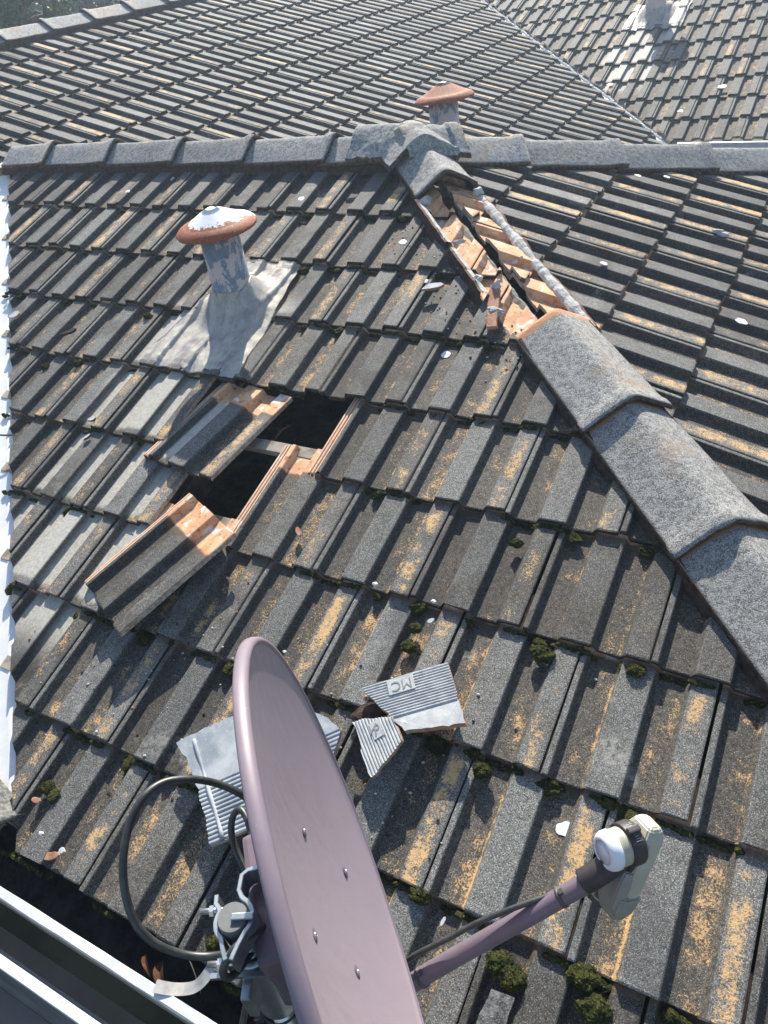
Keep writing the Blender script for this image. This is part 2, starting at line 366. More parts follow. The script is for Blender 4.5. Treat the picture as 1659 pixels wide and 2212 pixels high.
# ------------------------------------------------------------------ tiles
LAP = 0.100
PROF = [(.0040, -.0040), (.0055, -.0018), (.0165, -.0018), (.0190, -.0038), (.0262, -.0218), (.0280, -.0235), (.084, -.0237), (.0865, -.0226), (.0970, -.0020), (.1000, 0.0),
        (.1655, 0.0), (.1682, -.0020), (.1755, -.0218), (.1775, -.0235), (.2310, -.0237), (.2335, -.0226), (.2450, -.0018), (.2480, .0004), (.2955, .0004), (.2985, -.0012)]
RIBS = [(-.034, -.024), (-.032, -.0165), (-.027, -.0165), (-.026, -.020), (-.021, -.020), (-.020, -.0145), (-.0145, -.0145), (-.013, -.020), (-.008, -.020), (-.006, -.012), (-.001, -.010)]
TH = 0.018
def add_tile(bm, uvl, cl, O, X, S, Nn, rng, ribs=False, solid=False, drop=TH, length=None, jit=1.0, rgb=None):
    """O: point at (x=0, s=0) of the tile on the plane, s=G at the butt"""
    prof = (RIBS if ribs else []) + PROF
    ss = [-LAP, -.002, .012, G*.35, G*.68, G*.93, G-.0035, G]
    r = rgb or (rng.random(), rng.random(), rng.random(), 1)
    dz = rng.gauss(0, .0010)*jit; dx = rng.gauss(0, .0009)*jit; rot = rng.gauss(0, .0035)*jit; ds = rng.gauss(0, .0016)*jit; roll_ = rng.gauss(0, .004)*jit
    chip = rng.random()*len(prof) if rng.random() < .40 else -9
    rows = []
    seed = rng.random()*500
    for j, s in enumerate(ss):
        row = []
        for i, (x, z) in enumerate(prof):
            zz = z - drop*(1 - s/G) + dz + roll_*(x-.15)
            s2 = s + ds + rot*(x-.15)*8; x2 = x + dx - rot*(s-.15)
            if j == len(ss)-1:
                zz -= .0018; s2 += noise.noise(Vector((seed, x*90, 0)))*.0022
                if abs(i-chip) < 1.6: s2 -= .007*rng.random() + .003; zz -= .002
            if j == 0: s2 += noise.noise(Vector((seed, x*40, 3)))*.003
            row.append((bm.verts.new(O + X*x2 + S*s2 + Nn*zz), x/W, s/G))
        rows.append(row)
    def face(vs, uv):
        f = bm.faces.new(vs)
        for lp, t in zip(f.loops, uv): lp[uvl].uv = t; lp[cl] = r
        return f
    for a, b in zip(rows, rows[1:]):
        for i in range(len(prof)-1):
            q = (a[i], b[i], b[i+1], a[i+1])
            face([t[0] for t in q], [(t[1], t[2]) for t in q])
    # butt face
    last = rows[-1]; low = []
    for (vv, x, s), (px, pz) in zip(last, prof):
        low.append(bm.verts.new(vv.co - Nn*(.0175 if not solid else .013) - S*.003))
    for i in range(len(prof)-1):
        face([last[i][0], low[i], low[i+1], last[i+1][0]], [(2, 1)]*4)
    # side faces of the joint
    for idx, d in ((0, -1), (len(prof)-1, 1)):
        lo_ = [bm.verts.new(rw[idx][0].co - Nn*.014) for rw in rows]
        for j in range(len(rows)-1):
            q = [rows[j][idx][0], rows[j+1][idx][0], lo_[j+1], lo_[j]]
            face(q if d > 0 else q[::-1], [(2, 1)]*4 if not (solid or ribs) else [(3, 1)]*4)
    if solid:
        und = [[bm.verts.new(t[0].co - Nn*.013) for t in rw] for rw in rows]
        for a, b in zip(und, und[1:]):
            for i in range(len(prof)-1): face([a[i], a[i+1], b[i+1], b[i]], [(2, 1)]*4)
        for i in range(len(prof)-1): face([rows[0][i][0], rows[0][i+1][0], und[0][i+1], und[0][i]], [(3, 1)]*4)
def new_bm():
    bm = bmesh.new(); return bm, bm.loops.layers.uv.new('tile'), bm.loops.layers.float_color.new('rnd')
def clip(bm, uvl, cl, co, no, jag=.0, thick=True):
    """cut away everything on the side no points to; give the cut edge a ragged, thick face"""
    g = bmesh.ops.bisect_plane(bm, geom=bm.verts[:]+bm.edges[:]+bm.faces[:], plane_co=co, plane_no=no, clear_outer=True, dist=1e-6)
    cut = [e for e in g['geom_cut'] if isinstance(e, bmesh.types.BMEdge)]
    vs = {v for e in cut for v in e.verts}
    if jag:
        for v in vs:
            k = noise.noise(v.co*45) + .5*noise.noise(v.co*110)
            v.co += no.normalized()*jag*k
    if thick and cut:
        e = bmesh.ops.extrude_edge_only(bm, edges=cut)
        nv = [v for v in e['geom'] if isinstance(v, bmesh.types.BMVert)]
        for v in nv: v.co.z -= .014
        for f in {f for f in e['geom'] if isinstance(f, bmesh.types.BMFace)}:
            for lp in f.loops: lp[uvl].uv = (3, 1); lp[cl] = (.5, .5, .5, 1)
def field(orig, X, S, Nn, rows, urange, keep, skip=(), ribbed=(), solid=(), seed=1):
    bm, uvl, cl = new_bm(); rng = random.Random(seed)
    for k in rows:
        off = 0.0 if k % 2 == 0 else .5
        for i in range(urange[0], urange[1]+1):
            u = i + off                         # left joint
            O = orig + X*(u*W) + S*((k-1)*G)
            cen = O + X*W*.5 + S*G*.5
            if not keep(cen) or (u, k) in skip: continue
            add_tile(bm, uvl, cl, O, X, S, Nn, rng, ribs=(u, k) in ribbed, solid=(u, k) in solid)
    return bm, uvl, cl

house = empty('tiled_house', (0, 0, -3.2), 'house under a weathered grey lichened terracotta tile roof with hips, valleys and holes', 'house')
# near slope (faces the camera), with two tiles missing
A_MISS = {(-4.5, 1), (-3.5, 1), (-4.0, 2)}
bm, uvl, cl = field(Vector((0,0,0)), XX, SA, NA, range(-4, 6), (-14, 6), lambda c: c.x+c.y > -2.9 and c.x+c.y < .5,
    skip=A_MISS, ribbed={(-2.5, 1), (-3.0, 2)}, solid={(-2.5, 1), (-3.0, 2), (-4.5, 3), (-3.5, 3), (-5.0, 2), (-5.5, 1), (-4.0, 0), (-3.0, 0), (-5.0, 0)}, seed=11)
clip(bm, uvl, cl, Vector((0, YR-.012, 0)), Vector((0, 1, 0)))
clip(bm, uvl, cl, Vector((-2.597+.108/H12, 0, 0)), Vector((-1, -1, 0)), .006)
clip(bm, uvl, cl, Vector((.136-.026/H12, 0, 0)), Vector((1, 1, 0)), .007)
tag(obj('tile_slope', bm, M_tileA, house), 'near slope of dark ribbed tiles with ochre lichen lines and two tiles missing')
# hip end slope (right)
bm, uvl, cl = field(Vector((-.40865, 1.47334, .17537)), YM, SB, NB, range(-2, 7), (-12, 12), lambda c: c.x+c.y > -.25 and c.x-c.y > -2.7 and c.y > -2.2, seed=12)
clip(bm, uvl, cl, Vector((.136+.016/H12, 0, 0)), Vector((-1, -1, 0)), .006)
clip(bm, uvl, cl, Vector((-2.364+.02, 0, 0)), Vector((-1, 1, 0)), .006)
tag(obj('tile_slope', bm, M_tileB, house), 'hip end slope right of the open hip, rolls running to the right')
# back slope of the near wing
bm, uvl, cl = field(Vector((0, YR, ZR)), -XX, Vector((0, CP, -SP)), Vector((0, SP, CP)), range(1, 10), (-6, 14), lambda c: c.x-c.y < -2.2 and c.x-c.y > -5.3, seed=13)
clip(bm, uvl, cl, Vector((0, YR+.012, 0)), Vector((0, -1, 0)))
clip(bm, uvl, cl, Vector((-5.096+.1, 0, 0)), Vector((-1, 1, 0)))
clip(bm, uvl, cl, Vector((-2.364-.02, 0, 0)), Vector((1, -1, 0)))
tag(obj('tile_slope', bm, M_tileF, house), 'back slope behind the near ridge')
# long far slope
XDR = -5.2; ZDR = KD - XDR*T
OD = Vector((-4.84161, 2.81556, .72434)); OE = Vector((-.80374, 6.11724, -.27907))
bm, uvl, cl = field(OD, YM, SB, NB, range(-1, 15), (-26, 16), lambda c: c.x+c.y < 4.6 and -2.4 < c.y < 9.6 and (c.x+c.y < -2.95 if c.y < YR else c.x-c.y < -4.85 or c.y > 4.0 or c.x-c.y<-4.6), seed=14)
clip(bm, uvl, cl, Vector((4.386-.12/H12, 0, 0)), Vector((1, 1, 0)), .015)
clip(bm, uvl, cl, Vector((XDR+.012, 0, 0)), Vector((-1, 0, 0)))
tag(obj('tile_slope', bm, M_tileF, house), 'long far slope with rolls running down to the right')
# far wing slope facing the camera
bm, uvl, cl = field(OE, XX, SA, NA, range(-9, 4), (-12, 16), lambda c: c.x+c.y > 4.2, seed=15)
clip(bm, uvl, cl, Vector((4.386-.015/H12, 0, 0)), Vector((-1, -1, 0)), .012)
tag(obj('tile_slope', bm, M_tileF, house), 'far wing slope at the upper right')
# back side of the far main ridge (plain, only its top could be glimpsed)
XDR = -5.2; ZDR = KD - XDR*T
bm, uvl, cl = field(Vector((XDR, 0, ZDR)), Vector((0,1,0)), Vector((-CP, 0, -SP)), Vector((-SP, 0, CP)), range(1, 4), (-8, 32), lambda c: True, seed=16)
clip(bm, uvl, cl, Vector((XDR-.012, 0, 0)), Vector((1, 0, 0)))
tag(obj('tile_slope', bm, M_tileF, house), 'outer side of the far main ridge')

# ------------------------------------------------------------------ ridge and hip caps
def cap(name, p0, p1, zc, ze, half, parent, seed, flare=.012, head=0.03, sidev=None, butt=True, label=None, twist=0.0, headcut=0.0):
    """cap from head p0 to butt p1 (crown line at plane-intersection height); zc crown rise, ze edge rise"""
    bm, uvl, cl = new_bm(); rng = random.Random(seed)
    p0 = Vector(p0); p1 = Vector(p1); L = (p1-p0).length; d = (p1-p0).normalized()
    side = Vector((0,0,1)).cross(d).normalized(); up = d.cross(side)
    sh = [(-1, ze, 0), (-.97, None, 0), (-.8, None, 0), (-.6, None, 0), (-.42, None, 0), (-.28, None, 0), (-.15, None, 0), (0, None, 0)]
    xs = [-1, -.96, -.8, -.62, -.46, -.32, -.2, -.1, 0, .1, .2, .32, .46, .62, .8, .96, 1]
    def prof(t):
        a = abs(t); rnd_ = .16
        v = (math.sqrt(a*a + rnd_*rnd_) - rnd_)/(math.sqrt(1+rnd_*rnd_)-rnd_)
        return zc + (ze-zc)*v
    n = 14; st = [0, .03, .07] + [.07+.80*k/8 for k in range(1, 9)] + [.90, .935, .97, 1.0]
    rows = []
    for t in st:
        s = t*L
        fl = 0
        if t > .86: fl = flare*min(1, (t-.86)/.07)
        tilt = -.014*(1-t)
        if t == 0: fl = -.004
        row = []
        for x in xs:
            hw = half*(1 + (.05 if t > .9 else 0)*(1) - .05*(1-t))
            z = prof(x) + fl*(.4+.6*(1-abs(x))) + tilt
            nn = noise.noise(Vector((x*2+seed, s*7, seed*3.7)))*.0035 + noise.noise(Vector((x*9+seed, s*40, seed)))*.0012
            js = 0
            if t in (0, 1.0): js = noise.noise(Vector((x*4, seed*9.1, t)))*.006
            row.append(bm.verts.new(p0 + d*(s+js) + side*(x*hw + twist*(t-.5)) + up*(z + nn)))
        rows.append(row)
    c_ = (rng.random(), rng.random(), rng.random(), 1)
    def face(vs, uv):
        f = bm.faces.new(vs); f.smooth = True
        for lp, q in zip(f.loops, uv): lp[uvl].uv = q; lp[cl] = c_
    def vv(t): return max(0, (t*L)/.4 + (1 if head <= 0 else 0))
    for j in range(len(st)-1):
        for i in range(len(xs)-1):
            face([rows[j][i], rows[j+1][i], rows[j+1][i+1], rows[j][i+1]], [(abs(xs[i]), vv(st[j])), (abs(xs[i]), vv(st[j+1])), (abs(xs[i+1]), vv(st[j+1])), (abs(xs[i+1]), vv(st[j]))])
    inn = [[bm.verts.new(v.co - up*.015 - side*(.006*(1 if x > 0 else -1 if x < 0 else 0))*0) for v, x in zip(r, xs)] for r in rows]
    for j in range(len(st)-1):
        for i in range(len(xs)-1): face([inn[j][i], inn[j][i+1], inn[j+1][i+1], inn[j+1][i]], [(2, 1)]*4)
    for j in (0, len(st)-1):
        for i in range(len(xs)-1):
            q = [rows[j][i], rows[j][i+1], inn[j][i+1], inn[j][i]]
            face(q if j == 0 else q[::-1], [(2, 1)]*4)
    for i in (0, len(xs)-1):
        for j in range(len(st)-1):
            q = [rows[j][i], rows[j+1][i], inn[j+1][i], inn[j][i]]
            face(q if i else q[::-1], [(2, 1)]*4)
    o = obj(name, bm, M_cap, parent)
    if label: tag(o, label)
    return o
def bedding(p0, p1, half, slope_l, slope_r, ze, parent, mat=None, h=.05, out=0.0, sides=(-1, 1), label=None, seed=0, name='mortar_bedding'):
    """band of mortar from under the cap edge down on to the tiles, both sides"""
    bm = bmesh.new(); p0 = Vector(p0); p1 = Vector(p1); L = (p1-p0).length; d = (p1-p0).normalized()
    side = Vector((0,0,1)).cross(d).normalized(); up = d.cross(side)
    n = max(3, int(L/.012))
    for sg in sides:
        sl = slope_l if sg < 0 else slope_r
        prev = None
        for k in range(n+1):
            s = L*k/n; q = p0 + d*s
            a = noise.noise(Vector((s*30, sg*5+seed, 1)))*.005; b = noise.noise(Vector((s*12, sg*3+seed, 7)))*.008
            z0 = ze + .004; z1 = sl*half - .03
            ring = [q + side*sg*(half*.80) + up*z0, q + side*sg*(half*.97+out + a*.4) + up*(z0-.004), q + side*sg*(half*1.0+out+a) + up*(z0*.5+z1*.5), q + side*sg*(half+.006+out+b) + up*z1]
            ring = [bm.verts.new(v) for v in ring]
            if prev:
                for i in range(3):
                    f = bm.faces.new((prev[i], prev[i+1], ring[i+1], ring[i])); f.smooth = False
            prev = ring
    bmesh.ops.recalc_face_normals(bm, faces=bm.faces)
    o = obj(name, bm, mat or M_bed, parent)
    if label: tag(o, label)
    return o
ZC, ZE, HALF = .066, -.004, .120
def rp(x): return (x, YR, ZR)
js = [-3.62, -3.26, -2.806, -2.35, -1.927, -1.49, -1.10]
for i in range(len(js)-1):
    cap('ridge_cap', rp(js[i]-.05 if i else js[i]), rp(js[i+1]), ZC, ZE, HALF, house, 20+i, head=0)
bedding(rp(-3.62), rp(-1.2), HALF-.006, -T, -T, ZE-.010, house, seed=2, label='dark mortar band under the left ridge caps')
def hp1(t, dz=0): return (XA+t, YR-t, ZR-t*T+dz)
def hp2(t, dz=0): return (XA+t, YR+t, ZR-t*T+dz)
HZC, HZE, HH = .066, -.006, .130
cap('ridge_cap', hp1(-.06, .014), hp1(.246, 0), HZC-.002, HZE, HH-.008, house, 41, head=0, label='short hip cap below the three-way cap, open underneath at its lower end')
hj = [.872, 1.193, 1.505, 1.815, 2.125, 2.435]
for i in range(len(hj)-1):
    cap('ridge_cap', hp1(hj[i] - (.02 if i else 0)), hp1(hj[i+1]), HZC, HZE, HH, house, 50+i, head=.03, label='first sound hip cap below the gap, its bare orange head showing' if i == 0 else None)
# three way cap at the apex
AZ = .012
def apex_cap():
    bm, uvl, cl = new_bm(); st = .0042; nx = 150; x0, y0 = -1.40, .98
    def pf(d, half, zc, ze):
        a = d/half; q = .22; v = (math.sqrt(a*a+q*q)-q)/(math.sqrt(1+q*q)-q); return zc + (ze-zc)*v
    def hgt(x, y):
        hs = []; e = noise.noise(Vector((x*30, y*30, 0)))*.004
        tx = x - XA; ty = y - YR
        if -.262 + e < tx < .03 and abs(ty) < .140 + e: hs.append(ZR + pf(abs(ty), .140, .102, .006))
        t1 = (tx-ty)/2; d1 = abs(tx+ty)*H12
        if -.05 < t1 < .086 + e and d1 < .158 + e: hs.append(ZR - max(t1, -.0)*T + pf(d1, .158, .104, .012))
        t2 = (tx+ty)/2; d2 = abs(tx-ty)*H12
        if -.05 < t2 < .135 + e and d2 < .142 + e: hs.append(ZR - max(t2, 0)*T + pf(d2, .142, .100, .004) + (.012 if t2 > .095 else 0))
        if not hs: return None
        return max(hs)
    vs = {}
    for i in range(nx):
        for j in range(nx):
            x = x0 + i*st; y = y0 + j*st; h = hgt(x, y)
            if h is None: continue
            h = sum((hgt(x+a, y+b) or h) for a, b in ((0, 0), (.006, 0), (-.006, 0), (0, .006), (0, -.006)))/5
            n_1 = noise.noise(Vector((x*22, y*22, 1)))*.003 + noise.noise(Vector((x*70, y*70, 2)))*.0012
            vs[i, j] = bm.verts.new((x, y, h+n_1))
    for (i, j) in list(vs):
        q = [(i, j), (i+1, j), (i+1, j+1), (i, j+1)]
        if all(k in vs for k in q):
            f = bm.faces.new([vs[k] for k in q]); f.smooth = True
            for lp in f.loops: lp[uvl].uv = (.5, 1)
    bmesh.ops.delete(bm, geom=[v for v in bm.verts if not v.link_faces], context='VERTS')
    be = [e for e in bm.edges if e.is_boundary]
    g = bmesh.ops.extrude_edge_only(bm, edges=be)
    for v in [v for v in g['geom'] if isinstance(v, bmesh.types.BMVert)]: v.co.z -= .020
    for f in [f for f in g['geom'] if isinstance(f, bmesh.types.BMFace)]:
        for lp in f.loops: lp[uvl].uv = (2, 1)
    o = obj('apex_cap', bm, M_cap, house); tag(o, 'large brownish grey three-way cap where the ridge and both hips meet')
apex_cap()
tj = [.06, .44, .649, .975, 1.34, 1.67, 2.0, 2.33]
tj = [.06, .322+.05, .649, .975, 1.30, 1.63, 1.96, 2.29, 2.62]
tj = [.10, .44, .655, .98, 1.305, 1.63, 1.955, 2.28, 2.6]
tj = [.08, .322, .649, .975, 1.30, 1.625, 1.95, 2.275, 2.6]
for i in range(len(tj)-1):
    cap('ridge_cap', hp2(tj[i]-.035), hp2(tj[i+1]), HZC, HZE-.006, HH-.006, house, 70+i, head=0)
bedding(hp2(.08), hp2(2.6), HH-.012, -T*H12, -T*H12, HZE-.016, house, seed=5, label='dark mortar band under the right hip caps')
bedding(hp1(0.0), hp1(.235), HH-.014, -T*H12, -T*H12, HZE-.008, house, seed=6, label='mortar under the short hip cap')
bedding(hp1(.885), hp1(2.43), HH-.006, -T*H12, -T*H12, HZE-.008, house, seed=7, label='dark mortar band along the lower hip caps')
# far main ridge
for i in range(-4, 14):
    y0 = 2.62 + .455*(i-1)
    cap('ridge_cap', (XDR, y0+.455+.04, ZDR), (XDR, y0, ZDR), ZC, ZE, HALF, house, 90+i, head=0)
bedding((XDR, .3, ZDR), (XDR, 8.8, ZDR), HALF-.004, -T, -T, ZE-.008, house, seed=9, label='dark mortar band under the far ridge caps')

# ------------------------------------------------------------------ broken open hip: mortar remains
def ragged_bed(sg, t0, t1, off, label, seed, zoff=0.0, gaps=(), r=.017):
    bm = bmesh.new(); d = Vector((1, -1, -T)).normalized(); side = Vector((1, 1, 0)).normalized()
    n = int((t1-t0)*math.sqrt(2)/.009); prev = None
    for k in range(n+1):
        t = t0 + (t1-t0)*k/n
        q = Vector(hp1(t)) + side*sg*off; q.z += -T*off*H12 + zoff
        a = noise.noise(Vector((t*9, seed, 0))); b = noise.noise(Vector((t*30, seed, 4))); c = noise.noise(Vector((t*90, seed, 9)))
        rr = r*(1 + .6*a + .2*b); ring = []
        for j in range(9):
            an = math.pi*(j/8)
            k2 = 1 + .14*noise.noise(Vector((t*70, j*.7, seed)))
            ring.append(bm.verts.new(q + side*sg*(math.cos(an)*rr*1.05*k2 + a*.006) + Vector((0,0,1))*(math.sin(an)*rr*.85*k2 - .014 + c*.003)))
        if prev and not any(g0 < t < g1 for g0, g1 in gaps):
            for i in range(8): f = bm.faces.new((prev[i], prev[i+1], ring[i+1], ring[i])); f.material_index = 0 if (i > 2 or sg < 0) else 1
        prev = ring
    bmesh.ops.recalc_face_normals(bm, faces=bm.faces)
    o = obj('mortar_bedding', bm, [M_mortar, M_crust], house); tag(o, label); return o
ragged_bed(1, .27, .90, .118, 'pale grey ragged bead of mortar along the right side of the open hip', 3.3, .004, r=.019)
M_bedgrey = simple('old_grey_bedding', (.20, .19, .165), (.34, .32, .28), 40, .95, 0, .1, 1, .006)
bm = bmesh.new(); prev = None; sdv = Vector((1, 1, 0)).normalized()
for k in range(150):
    t = .30 + .60*k/149; q = Vector(hp1(t)); ring = []
    for x, z in ((-.060, -.065), (-.038, -.047), (-.022, -.036), (-.010, -.040), (-.004, -.080)):
        a = noise.noise(Vector((t*22, x*60, 1)))*.007 + noise.noise(Vector((t*70, x*90, 3)))*.003
        ring.append(bm.verts.new(q + sdv*(x + a) + Vector((0, 0, z + a*.5 + .004*noise.noise(Vector((t*50, x*50, 8)))))))
    if prev:
        for i in range(4): bm.faces.new((prev[i], prev[i+1], ring[i+1], ring[i]))
    prev = ring
bmesh.ops.recalc_face_normals(bm, faces=bm.faces)
tag(obj('mortar_bedding', bm, M_bedgrey, house), 'old grey bedding under the cut tile ends beside the dark slot of the open hip')
# near side: thin ribbed bead standing on a dark crusted wall
bm = bmesh.new(); d_ = Vector((1, -1, -T)).normalized(); sd = Vector((1, 1, 0)).normalized()
for (t0, t1) in ((.25, .475), (.50, .70)):
    n = int((t1-t0)/.006); prev = None
    for k in range(n+1):
        t = t0 + (t1-t0)*k/n; base = Vector(hp1(t))
        a = noise.noise(Vector((t*30, 2, 0))); b = noise.noise(Vector((t*80, 5, 0)))
        def pt(off, z): q = base - sd*off; q.z += -T*off*H12 + z; return q
        top = .021 + .007*a + .005*b
        ring = [pt(.146+.004*b, -.034), pt(.140+.004*a, -.005), pt(.135, top), pt(.127, top+.002*b), pt(.113+.005*b, top*.55), pt(.100+.008*a, -.016)]
        ring = [bm.verts.new(v) for v in ring]
        if prev:
            for i in range(5):
                f = bm.faces.new((prev[i], prev[i+1], ring[i+1], ring[i])); f.material_index = (2 if i < 2 else 1 if i == 2 else 0)
        prev = ring
bmesh.ops.recalc_face_normals(bm, faces=bm.faces)
tag(obj('mortar_bedding', bm, [M_mortar, M_crust, M_bed], house), 'broken ribbed mortar wall along the left side of the open hip')

def chunk(name, c, rx, ry, rz, mat, label, cat, group=None, seed=1, ax=None, sub=3, amp=.5, sc_=1.7, flat=True):
    bm = bmesh.new(); rock(bm, (0,0,0), rx, ry, rz, ax, sub, amp, sc_, seed)
    for f in bm.faces: f.smooth = not flat
    o = obj(name, bm, mat); o.location = c
    return tag(o, label, cat, group)
def H(t, off, z):
    q = Vector(hp1(t)) + Vector((1, 1, 0)).normalized()*off; q.z += -abs(off)*T*H12 + z; return q
chunk('mortar_chunk', H(.70, -.085, .012), .032, .016, .014, M_mortar, 'pale mortar chunk standing at the lower left end of the open hip, beside bare tile', 'mortar chunk', seed=3, ax=(Vector((.5,-.3,.8)).normalized(), Vector((.8,.5,-.3)).normalized(), Vector((-.3,.8,.5)).normalized()))
chunk('mortar_chunk', H(.765, -.125, .004), .030, .020, .014, M_mortar, 'lowest pale mortar chunk on the broken red tile edge above the first sound hip cap', 'mortar chunk', seed=4)
chunk('mortar_chunk', H(.64, -.115, .012), .020, .016, .012, M_mortar, 'small mortar lump at the lower end of the left mortar wall in the open hip', 'mortar chunk', seed=6)
chunk('mortar_chunk', H(.485, -.09, .010), .024, .007, .008, M_mortar, 'thin mortar splinter in the middle break of the left mortar wall', 'mortar chunk', seed=9, ax=(Vector((.9,.4,0)).normalized(), Vector((-.4,.9,0)).normalized(), Vector((0,0,1))))
chunk('mortar_chunk', H(.27, .112, .006), .022, .02, .018, M_mortar, 'mortar lump under the right lower corner of the short hip cap', 'mortar chunk', seed=12)
chunk('mortar_chunk', H(.255, -.095, .0), .024, .026, .02, M_mortar, 'mortar lump under the left lower corner of the short hip cap', 'mortar chunk', seed=13)
chunk('mortar_chunk', H(.60, .075, .0), .006, .006, .006, M_mortar, 'pea-sized mortar crumb on bare tile near the right mortar bead', 'mortar chunk', seed=14)
# red broken tile shard lying at the end of the open hip
def slab(name, poly, thick, nrm, mats, label, cat, group=None, ridges=None, jag=.002, seed=0, parent=None, base=None, seg=.012):
    """flat shard: polygon in world space extruded along nrm; top gets ridges = (direction, pitch, depth, inset)"""
    bm = bmesh.new(); rng = random.Random(seed); nrm = nrm.normalized(); poly = [Vector(p) for p in poly]
    pts = []
    for a, b in zip(poly, poly[1:]+poly[:1]):
        L = (b-a).length; n = max(1, int(L/seg)); e = (b-a).normalized(); o = nrm.cross(e)
        for k in range(n):
            j = noise.noise(Vector((rng.random()*9, k*1.7+seed, seed)))*jag*1.6 if k else 0
            pts.append(a + (b-a)*(k/n) + o*j)
    low = [bm.verts.new(p) for p in pts]; mid = [bm.verts.new(p + nrm*thick + nrm*0) for p in pts]
    for i in range(len(pts)):
        j = (i+1) % len(pts); f = bm.faces.new((low[i], low[j], mid[j], mid[i])); f.material_index = 1
    bm.faces.new(low[::-1]); ft = bm.faces.new(mid)
    if ridges:
        dirv, pitch, depth, r0, r1 = ridges
        dirv = (dirv - nrm*dirv.dot(nrm)).normalized(); acr = nrm.cross(dirv)
        a0 = min(p.dot(acr) for p in pts); a1 = max(p.dot(acr) for p in pts)
        s = a0 + (a1-a0)*r0; e = a0 + (a1-a0)*r1; k = 0; lv = []
        while s < e:
            lv += [(s, 0), (s+pitch*.28, 1), (s+pitch*.5, 1), (s+pitch*.72, 0)]; s += pitch
        for q, up in lv:
            bmesh.ops.bisect_plane(bm, geom=bm.verts[:]+bm.edges[:]+[f for f in bm.faces if abs(f.normal.dot(nrm)) > .9 and (f.calc_center_median()-pts[0]).dot(nrm) > thick*.5] , plane_co=acr*q, plane_no=acr, dist=1e-6)
        ups = [q for q, up in lv if up]
        top0 = pts[0].dot(nrm) + thick
        for v in bm.verts:
            if abs(v.co.dot(nrm) - top0) < 1e-4 and any(abs(v.co.dot(acr)-q) < 2e-5 for q in ups): v.co -= nrm*depth
    bmesh.ops.triangulate(bm, faces=[f for f in bm.faces if len(f.verts) > 4])
    bmesh.ops.recalc_face_normals(bm, faces=bm.faces)
    o = obj(name, bm, mats, parent, base=base if parent is None else None)
    if parent is None: tag(o, label, cat, group)
    return o
q0 = H(.70, -.10, .010); q1 = H(.72, -.075, .012); q2 = H(.815, -.150, .0); q3 = H(.80, -.175, -.004)
slab('tile_fragment', [q0, q3, q2, q1], .012, Vector((-.2, -.2, 1)), [M_terr, M_break], 'long red-edged shard lying across the lower end of the open hip', 'tile fragment', seed=3, jag=.004, base=q0)

# ------------------------------------------------------------------ valleys
def strip(name, a, b, wid, mat, label, seed, parent=house, n=60, ddz=0.0, ribs=True):
    bm = bmesh.new(); a = Vector(a); b = Vector(b); d = (b-a).normalized(); side = Vector((0,0,1)).cross(d).normalized(); prev = None
    for k in range(n+1):
        q = a + (b-a)*(k/n); ring = []
        for x in (-1, -.55, -.5, -.45, -.1, 0, .1, .45, .5, .55, 1):
            z = abs(x)*wid*T*H12 + (.004 if abs(x) in (.5,) and ribs else 0) + noise.noise(Vector((k*.3, x*3, seed)))*.0015 + ddz
            ring.append(bm.verts.new(q + side*x*wid + Vector((0,0,1))*z))
        if prev:
            for i in range(len(ring)-1): f = bm.faces.new((prev[i], prev[i+1], ring[i+1], ring[i])); f.smooth = True
        prev = ring
    return tag(obj(name, bm, mat, parent), label)
def vAD(y, dz=-.052): return Vector((-2.597-y, y, y*T+dz))
def vDE(y, dz=-.062): return Vector((4.386-y, y, KE+y*T+dz))
strip('valley_flashing', vAD(-1.46), vAD(1.25), .17, M_flash, 'white painted metal valley along the left edge of the near slope', 1)
strip('valley_flashing', vDE(5.2), vDE(9.0), .19, M_flash, 'bluish metal valley between the two far slopes', 2)
vDC = lambda y, dz=-.062: Vector((y-5.096, y, KC-y*T+dz))
strip('valley_flashing', vDC(1.25), vDC(4.3), .22, M_flash, 'metal valley behind the near ridge', 3)
# ragged white pointing under the far slope's cut edge
bm = bmesh.new()
for k in range(200):
    y = 5.25 + 3.6*k/200
    c = vDE(y, -.012) + Vector((-1, -1, 0)).normalized()*(.115 + .02*noise.noise(Vector((y*9, 1, 1)))); c.z += .115*T*H12
    rock(bm, c, .016, .016, .012, None, 1, .6, 2, k)
tag(obj('valley_pointing', bm, M_pointing, house), 'ragged white pointing along the far valley')
